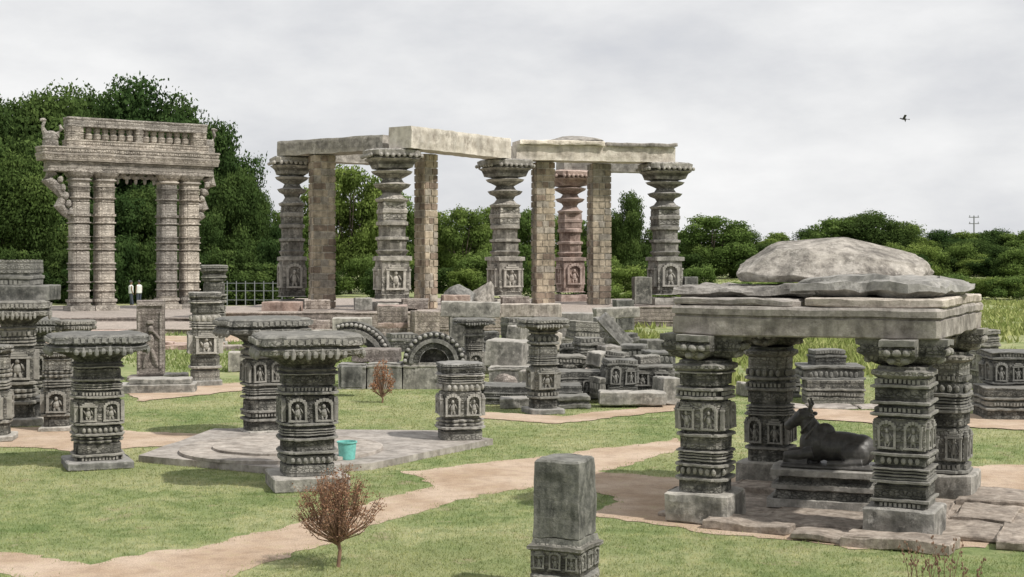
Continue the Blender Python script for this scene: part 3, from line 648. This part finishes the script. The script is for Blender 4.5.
def beam(p0,p1,z,h,wd,mat,ext=0.,name='beam'):
    a=Vector(p0);b=Vector(p1);L=(b-a).length;c=(a+b)/2;rot=math.atan2(b.y-a.y,b.x-a.x)
    m=MB()
    v0=[]
    n=28
    for i in range(n+1):
        x=-L/2-ext+(L+2*ext)*i/n
        v0.append([(x,-wd/2,0),(x,wd/2,0),(x,wd/2+.02,h*.45),(x,wd/2,h),(x,-wd/2,h),(x,-wd/2-.02,h*.8),(x,-wd/2-.02,h*.3)])
    q_=7
    for s in v0: m.v+=s
    for i in range(n):
        for q in range(q_):
            j=(q+1)%q_; m.f.append((i*q_+q,i*q_+j,(i+1)*q_+j,(i+1)*q_+q)); m.m.append(0)
    m.f.append(tuple(range(q_-1,-1,-1))); m.f.append(tuple(n*q_+i for i in range(q_))); m.m+=[0,0]
    m.build(name,[mat],hall,(c.x-HX,c.y-HYY,z),rot,.035,SEED[0],wk=2.); rs()
PT=lambda px,d:(X(px,d),d)
beam(PT(287,63.9),PT(392,60.6),ZT+.002,.66,1.3,S_FAR)
beam(PT(400,59.2),PT(500,65.4),ZT+.004,.93,1.2,S_TAN)
beam(PT(513,66.3),PT(670,68.2),ZT+.002,.72,1.4,S_TAN)
beam(PT(516,66.2),PT(600,67.2),ZT+.73,.2,1.6,S_TAN,name='roof_slab'); beam(PT(602,67.3),PT(672,68.1),ZT+.728,.17,1.6,S_ROOF,name='roof_slab')
beam(PT(560,74),PT(668,76),ZT+.002,.6,1.2,S_FAR); beam(PT(292,65.2),PT(392,68),ZT-.1,.55,1.,S_FAR)
rock('flat_rock','flat dark slab of rock lying on the tall hall beams',(X(575,69),69.2,ZT+.9),(1.5,1.,.38),31,0,S_FAR,6,(.7,.9),cat='rock')
def plat(name,label,x0,x1,y0,y1,z,mats,pat='PLG'):
    m=MB(); pattern(m,pat,0,z,.15,(x1-x0)/2-.15,(y1-y0)/2-.15,rs(),'sq',detail=False)
    return single(m,name,label,'platform',mats,((x0+x1)/2,(y0+y1)/2,0),0,.03,wk=1)
plat('temple_platform','raised stone platform with ledges under the tall ruined hall',-12.2,4.3,57.5,80,.935,[S_PINKP,S_PINKP],'bLGPGL')
plat('temple_platform','smaller raised stone platform below a tall carved pillar',4.31,8.8,65.,79,.93,[S_PINKP,S_PINKP],'bLGPGL')
rock('boulder','dark boulder resting on the temple platform',(X(462,60),60.2,ZB),(.9,.7,.75),41,0,S_LIGHT); rock('boulder','rounded grey boulder beside another on the temple platform',(X(484,60),60.6,ZB),(.75,.6,.95),42,1,S_FAR)
rblock(633,652,277,304,66,.8,.1,label='square dark block standing on the temple platform'); rblock(683,698,277,305,68,.8,.1,label='square dark block standing on the temple platform')
rblock(262,300,302,312,59,1.,.0,label='pinkish slab on the edge of the temple platform',mats=[S_PINK]); rblock(352,372,298,310,58.5,.8,.2,label='pale square block on the temple platform',mats=[S_LIGHT]); rblock(440,470,295,306,58.5,.8,.2,label='pinkish slab on the edge of the temple platform',mats=[S_PINK])
for (a,b,t,bt,dd_) in ((302,330,300,309,58.6),(400,428,299,309,58.8),(500,530,297,306,60),(240,262,322,333,56.5),(290,330,320,335,56.6),(345,372,321,334,56.4)):
    rblock(a,b,t,bt,dd_,.8,.15,label='worn pinkish block by the temple platform',mats=[S_PINKP],wear=.06)
# ------------------------------------------------------------ gateway
TR=math.atan2(5.7,8.0); L=9.82
tor=empty('stone_gateway','tall ornate free-standing stone gateway with carved pillars and lintels','gateway',(-24.95+4.0,74+2.85,.39),TR)
for t in (.211,.35,.713,.846):
    lx=(t-.5)*L; rng=rs()
    m=MB(); pattern(m,'bLbGLbbLRLbbGLbLRlbbGLbLlbbGDLbRlbbGl',.72,7.4,.5,rng=rng,detail=False); p=m.build('pillar',[S_PINKC,S_PINKC],tor,(lx,0,0),0,.02,SEED[0],wk=1.5)
    m=MB(); m.stack([(0,.66,'sq'),(.25,.66,'sq'),(.27,.56,'step'),(.45,.56,'step'),(.47,.62,'step'),(.6,.62,'step'),(.62,.5,'step'),(.718,.5,'step')]); m.build('pillar_base',[S_PINKC],p,wear=.02)
    m=MB(); m.stack([(6.9,.48,'step',0),(7.0,.6,'step',0),(7.1,.5,'step',0),(7.25,.62,'step',0),(7.4,.72,'step',0),(7.42,.6,'step',0)]); m.build('capital',[S_PINKC],p,wear=.02)
def tb(name,z0,z1,x0,x1,hy,pat,r=.12,det=True):
    m=MB(); pattern(m,pat,z0,z1,r,(x1-x0)/2-r,hy-r,rs(),'rsq',c=((x0+x1)/2,0,0),detail=det); return m.build(name,[S_PINKC,S_PINKC],tor,(0,0,0),0,.03,SEED[0],wk=1.5)
xa,xb=-.5*L,.5*L
tb('lintel',7.425,8.0,xa+.3,xb-.2,.5,'LGDGL')
tb('cornice',8.003,8.75,xa-.05,xb+.05,.7,'FLGDL',.25)
tb('upper_lintel',8.753,9.15,xa+1.3,xb-.5,.5,'LGDL')
x0,x1=xa+1.35,xb-.55
m=MB()
n=13
for i in range(n):
    x=x0+1.0+(x1-x0-2.0)*(i+.5)/n
    m.stack([(9.152,.12,'round'),(9.25,.2,'round'),(9.45,.22,'round'),(9.6,.14,'round'),(9.7,.2,'round'),(9.85,.13,'round')],c=(x,0,0))
m.build('baluster_row',[S_PINKC],tor,(0,0,0),0,.01)
for x in (x0+.45,x1-.45,x0+(x1-x0)*.5):
    m=MB(); pattern(m,'bLGDGLb',9.152,9.85,.12,.33 if abs(x-(x0+x1)/2)>.1 else .12,.3,rs(),'step',c=(x,0,0)); m.build('top_block',[S_PINKC],tor,(0,0,0),0,.03)
tb('crowning_beam',9.853,10.35,x0,x1,.42,'LGDGL')
for s in (-1,1):
    xo=(.211-.5)*L if s<0 else (.846-.5)*L
    xe=xa+.45 if s<0 else xb-.3
    m=MB(); D=abs(xe-xo)
    pts=[(xo+s*.4,0,4.9),(xo+s*.75,0,5.3),(xo+s*(D*.55+.2),0,5.6),(xo+s*(D*.4+.2),0,6.1),(xo+s*D*.75,0,6.6),(xo+s*D*1.05,0,7.0),(xo+s*D*.9,0,7.43)]
    m.tube(pts,[.14,.26,.32,.26,.3,.32,.34],10)
    for k in range(5): m.ell((xo+s*(D*.3+.15*k),-.25,5.3+.42*k),(.17,.14,.2),0,8,6)
    m.build('bracket',[S_PINKC],tor,(0,0,0),0,.05,7)
    m=MB(); bx=xe-s*.1
    m.ell((bx,0,9.25),(.42,.22,.34)); m.tube([(bx-s*-.25,0,9.4),(bx+s*.42,0,9.75),(bx+s*.3,0,10.1)],[.17,.1,.09],8); m.ell((bx+s*.38,0,10.13),(.2,.1,.1)); m.tube([(bx-s*.3,0,9.35),(bx-s*.6,0,9.7),(bx-s*.5,0,9.95)],[.2,.14,.05],8); m.block((bx,0,8.76),.35,.25,.3)
    m.build('bird_ornament',[S_PINKC],tor,(0,0,0),0,.04,9)
m=MB(); xi0=(.35-.5)*L+.5; xi1=(.713-.5)*L-.5
for k in range(5):
    c=xi0+(xi1-xi0)*(k+.5)/5; m.arch(.12,.3,math.pi,2*math.pi,-.15,.15,c=(c,0,7.42),n=10)
    m.ell((c,0,7.05),(.09,.12,.2),0,8,6)
m.build('hanging_scallops',[S_PINKC],tor,(0,0,0),0,.02)
plat('gateway_platform','broad low stone platform with worn ledges below the gateway',-31,-14.5,66,84,.385,[S_PINKP,S_PINKP])
plat('stone_terrace','lower pinkish stone terrace step in front of the gateway',-29,-13.2,58.5,65.9,.2,[S_PINKP,S_PINKP])
rng=random.Random(4)
for i in range(16):
    px=rng.uniform(0,330); d=rng.uniform(46,57)
    w=rng.uniform(.5,1.5)
    m=MB(); m.block((0,0,0),w,.3,rng.uniform(.15,.35)); single(m,'stone_block','low weathered slab lying on dry grass','stone block',[rng.choice([S_PINKP,S_LIGHT,S_PINK])],(X(px,d),d,0),rng.uniform(-.2,.3),.04)
# ------------------------------------------------------------ numpy vegetation
def npmesh(name,V,nper,tint,mat):
    n=len(V)//nper; me=bpy.data.meshes.new(name)
    me.vertices.add(len(V)); me.vertices.foreach_set('co',V.astype(np.float32).ravel())
    me.loops.add(len(V)); me.loops.foreach_set('vertex_index',np.arange(len(V),dtype=np.int32))
    me.polygons.add(n); me.polygons.foreach_set('loop_start',np.arange(0,len(V),nper,dtype=np.int32)); me.polygons.foreach_set('loop_total',np.full(n,nper,dtype=np.int32))
    at=me.attributes.new('tint','FLOAT','FACE'); at.data.foreach_set('value',tint.astype(np.float32))
    me.materials.append(mat); me.update(calc_edges=True); me.validate(); return me
def crown(name,seed,nb,nl,leaf,mat,zr=(.0,1.),rb=(.15,.33)):
    R=np.random.RandomState(seed); cs=[]
    while len(cs)<nb:
        p=R.uniform(-1,1,3)
        rr=(p[0]**2+p[1]**2)**.5
        q=(p[0]**2+p[1]**2+ (p[2]*.95)**2)
        if q<1 and q>.12 and rr<.95: cs.append(p*np.array([.8,.8,.8]))
    cs=np.array(cs); rbs=R.uniform(rb[0],rb[1],nb); bt=R.uniform(0,1,nb)
    k=R.choice(nb,nl,p=rbs**2/np.sum(rbs**2)); d=R.normal(size=(nl,3)); d[:,2]+=.25; d/=np.linalg.norm(d,axis=1)[:,None]
    rad_=rbs[k]*np.where(R.rand(nl)<.75,R.uniform(.75,1.1,nl)*(1+.35*R.rand(nl)**5),R.uniform(.2,.9,nl))
    rad_*=1+.25*np.sin(d[:,0]*5+k)*np.cos(d[:,1]*6+k*2)+.12*np.sin(d[:,2]*13+k*3)
    P=cs[k]+d*rad_[:,None]*np.array([1,1,.8]); P[:,2]=(P[:,2]+1)/2*(zr[1]-zr[0])+zr[0]
    nrm=d+R.normal(size=(nl,3))*.6; nrm/=np.linalg.norm(nrm,axis=1)[:,None]
    t=np.cross(nrm,R.normal(size=(nl,3))); t/=np.linalg.norm(t,axis=1)[:,None]; b=np.cross(nrm,t)
    s=leaf*R.uniform(.6,1.5,nl)[:,None]
    zs=np.array([1,1,.6])
    V=np.stack([P+t*s*zs,P+b*s*.55*zs,P-t*s*zs,P-b*s*.55*zs],1).reshape(-1,3)
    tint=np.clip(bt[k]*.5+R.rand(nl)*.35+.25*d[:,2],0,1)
    return npmesh(name,V,4,tint,mat),cs
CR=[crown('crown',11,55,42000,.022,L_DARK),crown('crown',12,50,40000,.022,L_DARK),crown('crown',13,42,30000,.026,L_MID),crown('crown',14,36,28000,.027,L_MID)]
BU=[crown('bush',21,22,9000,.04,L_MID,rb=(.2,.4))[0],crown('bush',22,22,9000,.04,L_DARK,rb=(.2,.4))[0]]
def trunkmesh(seed,cs):
    rng=random.Random(seed); m=MB()
    m.tube([(0,0,-.01),(.01,0,.12),(.02,.01,.25),(0,0,.42)],[.055,.04,.034,.022],8)
    for i in range(9):
        c=cs[rng.randrange(len(cs))]; z=(c[2]+1)/2*.82+.18
        m.tube([(0.01,0,.15+.02*i),(c[0]*.4,c[1]*.4,.2+z*.35),(c[0]*.85,c[1]*.85,z)],[.022,.014,.005],6)
    return m
TM=[]
for i,(me,cs_) in enumerate(CR):
    o=trunkmesh(i,cs_).build('trunk',[M_BARK]); TM.append(o.data); bpy.data.objects.remove(o)
def tree(px,top,wpx,d,k,label,group,seed=0):
    h=Z(top,d); r=wpx/2*d/F
    e=empty('tree',label,'tree',(X(px,d),d,0),seed*1.7,group)
    t=bpy.data.objects.new('trunk',TM[k]); c=bpy.data.objects.new('crown',CR[k][0])
    for o in (t,c): SC.collection.objects.link(o); o.parent=e
    t.scale=(r,r,h); c.scale=(r*1.08,r*1.08,h*.9); c.location=(0,0,h*.08)
gL='broad dark trees behind the gateway'; gM='green trees beyond the ruins'
dk='large dense dark green tree with a spreading crown'
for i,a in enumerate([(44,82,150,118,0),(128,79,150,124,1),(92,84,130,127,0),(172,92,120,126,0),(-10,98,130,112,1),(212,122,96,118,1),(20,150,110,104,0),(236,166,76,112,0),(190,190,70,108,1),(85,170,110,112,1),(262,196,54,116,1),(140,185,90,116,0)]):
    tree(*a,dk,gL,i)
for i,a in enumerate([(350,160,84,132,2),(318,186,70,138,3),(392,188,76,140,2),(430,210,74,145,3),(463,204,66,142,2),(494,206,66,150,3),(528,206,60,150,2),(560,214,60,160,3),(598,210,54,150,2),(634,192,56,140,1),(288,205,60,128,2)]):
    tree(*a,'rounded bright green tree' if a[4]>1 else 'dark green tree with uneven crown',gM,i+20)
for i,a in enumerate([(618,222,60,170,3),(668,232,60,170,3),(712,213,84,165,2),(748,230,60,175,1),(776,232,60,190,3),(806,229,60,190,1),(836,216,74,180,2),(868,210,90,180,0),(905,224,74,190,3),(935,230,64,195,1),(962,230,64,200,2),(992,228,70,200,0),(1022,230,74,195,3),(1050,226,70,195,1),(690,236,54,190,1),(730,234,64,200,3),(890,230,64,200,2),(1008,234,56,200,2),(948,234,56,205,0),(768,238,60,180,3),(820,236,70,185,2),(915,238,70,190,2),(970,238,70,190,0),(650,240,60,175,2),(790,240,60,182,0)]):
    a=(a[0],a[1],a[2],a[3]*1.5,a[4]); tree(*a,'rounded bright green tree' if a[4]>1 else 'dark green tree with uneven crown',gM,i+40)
rng=random.Random(9)
def bush(px,d,h,w,k):
    o=bpy.data.objects.new('bush',BU[k]); SC.collection.objects.link(o); o.location=(X(px,d),d,-.05*h); o.scale=(w,w*.8,h); o.rotation_euler=(0,0,rng.uniform(0,6))
    tag(o,'leafy green shrub growing in rough grass','bush','shrubs along the edge of the field')
for px in range(-10,300,17): bush(px+rng.uniform(-6,6),rng.uniform(98,104),rng.uniform(2.2,5.5),rng.uniform(1.5,2.6),1)
for px in range(300,700,18): bush(px+rng.uniform(-6,6),rng.uniform(112,135),rng.uniform(2.5,4.5),rng.uniform(1.6,2.8),rng.choice((0,0,1)))
for px in range(620,1050,10): bush(px+rng.uniform(-6,6),rng.uniform(235,265),rng.uniform(3.5,7.0),rng.uniform(3.,5.),rng.choice((0,1,0)))
for px in range(912,1050,8): bush(px+rng.uniform(-4,4),rng.uniform(106,116),rng.uniform(1.4,2.2),rng.uniform(1.2,1.9),0)
for px in range(700,900,22): bush(px+rng.uniform(-8,8),rng.uniform(120,150),rng.uniform(.7,1.3),rng.uniform(1.,1.9),0)
for px in range(606,700,14): bush(px+rng.uniform(-4,4),rng.uniform(84,98),rng.uniform(.8,1.6),rng.uniform(.8,1.4),0)
def inpoly(x,y,poly):
    p=np.array(poly); c=np.zeros(len(x),bool); j=len(p)-1
    for i in range(len(p)):
        xi,yi=p[i];xj,yj=p[j]
        q=((yi>y)!=(yj>y))&(x<(xj-xi)*(y-yi)/((yj-yi)+1e-12)+xi); c^=q; j=i
    return c
def blades(name,n,dmin,dmax,hgt,wd,mat,seed,pw=1.,xlim=(-.42,.42),patch=None):
    R=np.random.RandomState(seed)
    y=dmin*(dmax/dmin)**(R.rand(n)**pw); x=R.uniform(xlim[0],xlim[1],n)*y
    keep=np.ones(n,bool)
    jx=x+R.normal(size=n)*.09; jy=y+R.normal(size=n)*.09
    for p in EXC: keep&=~inpoly(jx,jy,p)
    if patch: keep&=(np.sin(x*.35+1.2)*np.cos(y*.19+.6)+.5*np.sin(x*1.1+y*.6)+R.normal(size=n)*.3)>patch
    x=x[keep];y=y[keep];n=len(x)
    h=hgt*R.uniform(.5,1.4,n); a=R.uniform(0,6.28,n); w_=wd*R.uniform(.6,1.3,n)*np.clip(y/14,1,4); l=h*R.uniform(.2,1.,n); la=R.uniform(0,6.28,n)
    dx=np.cos(a)*w_; dy=np.sin(a)*w_
    V=np.stack([np.stack([x-dx,y-dy,np.zeros(n)],1),np.stack([x+dx,y+dy,np.zeros(n)],1),np.stack([x+np.cos(la)*l,y+np.sin(la)*l,h],1)],1).reshape(-1,3)
    me=npmesh(name,V,3,R.rand(n),mat); o=bpy.data.objects.new(name,me); SC.collection.objects.link(o); o['kind']='stuff'
blades('grass',300000,10.5,36,.026,.004,M_BLADE,1)
blades('tall_grass',90000,34,230,.26,.02,L_TALL,2,xlim=(.07,.42),patch=.3)
blades('dry_grass',14000,38,60,.12,.01,L_TALL,3,xlim=(-.4,-.1),patch=.3)
# ------------------------------------------------------------ dry shrubs
def dryshrub(px,pyb,pyt,wpx,seed,nbr,label,trunkh=.28,leafn=3):
    d=GD(pyb); u=d/F; Ht=(pyb-pyt)*u; r=wpx/2*u; rng=random.Random(seed)
    e=empty('dry_shrub',label,'shrub',(X(px,d),d,0))
    m=MB(); tips=[]
    m.tube([(0,0,-.02),(.02,0,Ht*trunkh*.6),(.0,.01,Ht*trunkh)],[.022,.018,.016],7)
    for i in range(nbr):
        a=rng.uniform(0,6.28); el=rng.uniform(-.05,1.5); 
        tp=Vector((math.cos(a)*math.cos(el)*r,math.sin(a)*math.cos(el)*r,Ht*trunkh+(Ht*(1-trunkh))*(.32+.66*math.sin(el))))*rng.uniform(.85,1.03)
        st=Vector((0,0,Ht*trunkh*rng.uniform(.75,1.))); mid=st.lerp(tp,.5)+Vector((tp.x*.12,tp.y*.12,-.03*Ht))
        m.tube([st,mid,tp],[.008,.005,.002],4)
        for k in range(5):
            s=mid.lerp(tp,rng.random()*.9); q=s+Vector((rng.uniform(-1,1),rng.uniform(-1,1),rng.uniform(-.1,1.)))*r*.22
            m.tube([s,q],[.003,.0012],3); tips.append((s,q))
        tips.append((mid,tp))
    m.build('branches',[M_TWIG],e)
    V=[];R=np.random.RandomState(seed)
    for s,q in tips:
        for k in range(leafn):
            p=np.array(s.lerp(q,R.uniform(.2,1.05)))+R.normal(size=3)*.012*r/.4
            t=R.normal(size=3); t/=np.linalg.norm(t); b=np.cross(t,R.normal(size=3)); b/=np.linalg.norm(b)+1e-9; L_=R.uniform(.008,.016)*max(1,d/18)
            V+=[p+t*L_,p+b*L_*.5,p-t*L_,p-b*L_*.5]
    V=np.array(V); me=npmesh('crown',V,4,R.rand(len(V)//4),L_DRY); o=bpy.data.objects.new('crown',me); SC.collection.objects.link(o); o.parent=e
dryshrub(338,567,464,92,5,110,'small round reddish brown dry shrub on a thin stem',.27,7)
dryshrub(382,403,358,26,6,40,'upright reddish dry shrub in the lawn',.15,5)
def weed(px,pyb,h,n,seed):
    d=GD(pyb); rng=random.Random(seed); m=MB()
    for i in range(n):
        a=rng.uniform(-.35,.35); b=rng.uniform(-.3,.3); hh=h*rng.uniform(.6,1.); x=rng.uniform(-.12,.12)
        P=[Vector((x,b*.2,-.01)),Vector((x+a*hh*.4,b*hh*.4,hh*.5)),Vector((x+a*hh,b*hh,hh))]; m.tube(P,[.004,.003,.0015],4)
        for k in range(7):
            p=P[1].lerp(P[2],rng.random()); m.ell(tuple(p+Vector((rng.uniform(-.02,.02),0,0))),(.008,.008,.014),0,5,4)
    single(m,'dry_weed','thin brown dried weed stalks with seed heads in grass','weed',[M_TWIG],(X(px,d),d,0),0,0,'dried weeds in the lawn')
weed(918,585,.42,7,1); weed(942,590,.5,8,2); weed(965,592,.35,6,3)
m=MB(); r=.14
m.stack([(0,r*.82,'round'),(.01,r*.84,'round'),(.24,r*.98,'round'),(.245,r*1.08,'round'),(.265,r*1.08,'round'),(.265,r*.96,'round'),(.02,r*.78,'round')])
single(m,'waste_bin','small teal plastic bin standing on the paved platform','bin',[M_BIN],(X(347,GD(466)),GD(466),.1),0,0,smooth=False)
d=92.; fe=empty('metal_fence','metal railing fence beyond the temple ruins','fence',(X(218,d),d,0))
m=MB(); Lf=X(282,d)-X(218,d)
for z in (.5,1.1,1.6): m.tube([(0,0,z),(Lf,0,z)],[.02]*2,5)
m.build('rail',[M_METAL],fe)
for i in range(8):
    m=MB(); m.tube([(Lf*i/7,0,-.02),(Lf*i/7,0,1.75)],[.035,.035],6); m.build('fence_post',[M_METAL],fe)
def person(px,d,label,s=1.):
    m=MB()
    m.tube([(0,.1,.05),(.01,.1,.48),(.0,.09,.9)],[.05,.06,.085],8); m.tube([(.1,-.1,.05),(.06,-.1,.48),(.0,-.09,.9)],[.05,.06,.085],8)
    m.ell((.06,.1,.04),(.13,.05,.04)); m.ell((.16,-.1,.04),(.13,.05,.04))
    m.ell((0,0,.95),(.12,.17,.14)); m.ell((0,0,1.2),(.12,.19,.28)); m.tube([(0,0,1.35),(0,0,1.52)],[.07,.055],8); m.ell((.01,0,1.61),(.1,.08,.12)); m.ell((.11,0,1.6),(.02,.015,.02))
    for s_ in (-1,1): m.tube([(0,s_*.19,1.4),(.0,s_*.24,1.12),(.08,s_*.23,.86)],[.055,.045,.035],7); m.ell((.1,s_*.23,.8),(.03,.02,.07))
    o=remeshed(m,'person',[M_SKIN],(X(px,d),d,0),rng.uniform(0,3),.03,1); tag(o,label,'person')
    c=MB(); c.stack([(.86,.0,'round'),(.9,.025,'round'),(1.1,.025,'round'),(1.35,.03,'round'),(1.45,-.06,'round')],.13,.19); c.build('shirt',[M_SHIRT],o,wear=.01)
    c=MB()
    for yy in (.1,-.1): c.tube([(.02 if yy>0 else .09,yy,.12),(.03,yy,.5),(0,yy*.9,.9)],[.075,.08,.11],8)
    c.build('trousers',[M_TROUS],o)
    c=MB(); c.ell((-.01,0,1.66),(.115,.095,.1)); c.build('hair',[M_BIRD],o)
person(131,95,'person in white shirt and dark trousers standing by trees'); person(139,96,'person in pale shirt walking past the gateway')
d=330.; e=empty('utility_pole','thin utility pole with crossarms above distant trees','utility pole',(X(974,d),d,0)); zt=Z(216,d)
m=MB(); m.tube([(0,0,-.1),(0,0,zt)],[.22,.16],8); m.build('pole',[M_METAL],e)
for q,zz in enumerate((zt-.3,zt-1.8)):
    m=MB(); m.box((0,0,zz),(2.4,.2,.2)); 
    for x in (-1.,0,1.): m.ell((x,0,zz+.3),(.1,.1,.22))
    m.build('crossarm',[M_METAL],e)
x,y,z=W(904,119,60); m=MB()
m.ell((0,0,0),(.16,.05,.05)); m.ell((.17,0,.02),(.045,.035,.035)); m.tube([(.2,0,.02),(.25,0,.01)],[.012,.003],5)
m.v+=[( .08,.03,.02),(-.06,.03,.02),(-.12,.28,.12),(.0,.3,.13),(-.1,.5,.02)]; n0=len(m.v)-5; m.f+=[(n0,n0+1,n0+2,n0+3),(n0+3,n0+2,n0+4)]; m.m+=[0,0]
m.v+=[( .08,-.03,.02),(-.06,-.03,.02),(-.12,-.28,.12),(.0,-.3,.13),(-.1,-.5,.02)]; n0=len(m.v)-5; m.f+=[(n0+3,n0+2,n0+1,n0),(n0+4,n0+2,n0+3)]; m.m+=[0,0]
m.v+=[(-.14,.02,0),(-.14,-.02,0),(-.3,-.06,0),(-.3,.06,0)]; n0=len(m.v)-4; m.f.append((n0,n0+1,n0+2,n0+3)); m.m.append(0)
o=single(m,'bird','small dark bird gliding with spread wings','bird',[M_BIRD],(x,y,z),1.2,0); o.rotation_euler=(.3,-.1,2.9); o.scale=(.8,.8,.8)
# ------------------------------------------------------------ world, sun, camera
SE,SA=50.,122.
w=bpy.data.worlds.new('World'); SC.world=w; w.use_nodes=True; nt=w.node_tree; nt.nodes.clear()
out=nt.nodes.new('ShaderNodeOutputWorld'); bg=nt.nodes.new('ShaderNodeBackground')
sky=nt.nodes.new('ShaderNodeTexSky'); sky.sky_type='NISHITA'; sky.sun_disc=False; sky.sun_elevation=math.radians(SE); sky.sun_rotation=math.radians(SA); sky.dust_density=2.
sc=nd(nt,'ShaderNodeVectorMath',operation='SCALE'); sc.inputs['Scale'].default_value=.1; nt.links.new(sky.outputs[0],sc.inputs[0])
tc=nt.nodes.new('ShaderNodeTexCoord'); mp=nt.nodes.new('ShaderNodeMapping'); mp.inputs['Scale'].default_value=(3.,3.,7.5); mp.inputs['Location'].default_value=(.9,.2,.35); nt.links.new(tc.outputs['Generated'],mp.inputs[0])
n1=noi(nt,mp.outputs[0],1.15,10,.56); n2=noi(nt,mp.outputs[0],.6,4)
cl=ramp(nt,n1,[(.32,(.62,.64,.685)),(.44,(.72,.73,.755)),(.54,(.83,.835,.845)),(.66,(.95,.95,.95))])
cov=ramp(nt,n2,[(.2,.9),(.5,.98)])
col=mixc(nt,'MIX',cov,sc.outputs[0],cl)
nt.links.new(col,bg.inputs[0]); bg.inputs[1].default_value=1.0; nt.links.new(bg.outputs[0],out.inputs[0])
sd=bpy.data.lights.new('sun','SUN'); sd.energy=4.2; sd.angle=math.radians(1.5); sd.color=(1,.955,.89)
so=bpy.data.objects.new('sun',sd); SC.collection.objects.link(so)
az=math.radians(SA); el=math.radians(SE); dv=Vector((math.sin(az)*math.cos(el),math.cos(az)*math.cos(el),math.sin(el)))
so.rotation_euler=dv.to_track_quat('Z','Y').to_euler(); so.location=(30,-10,40)
cd=bpy.data.cameras.new('camera'); cd.sensor_width=36; cd.lens=F/1024*36; cd.shift_y=-(288.5-HY)/1024; cd.clip_end=6000; cd.clip_start=.1
co=bpy.data.objects.new('camera',cd); SC.collection.objects.link(co); co.location=(0,0,H); co.rotation_euler=(math.pi/2,0,0); SC.camera=co
SC.view_settings.view_transform='Standard'; SC.view_settings.look='None'; SC.view_settings.exposure=0
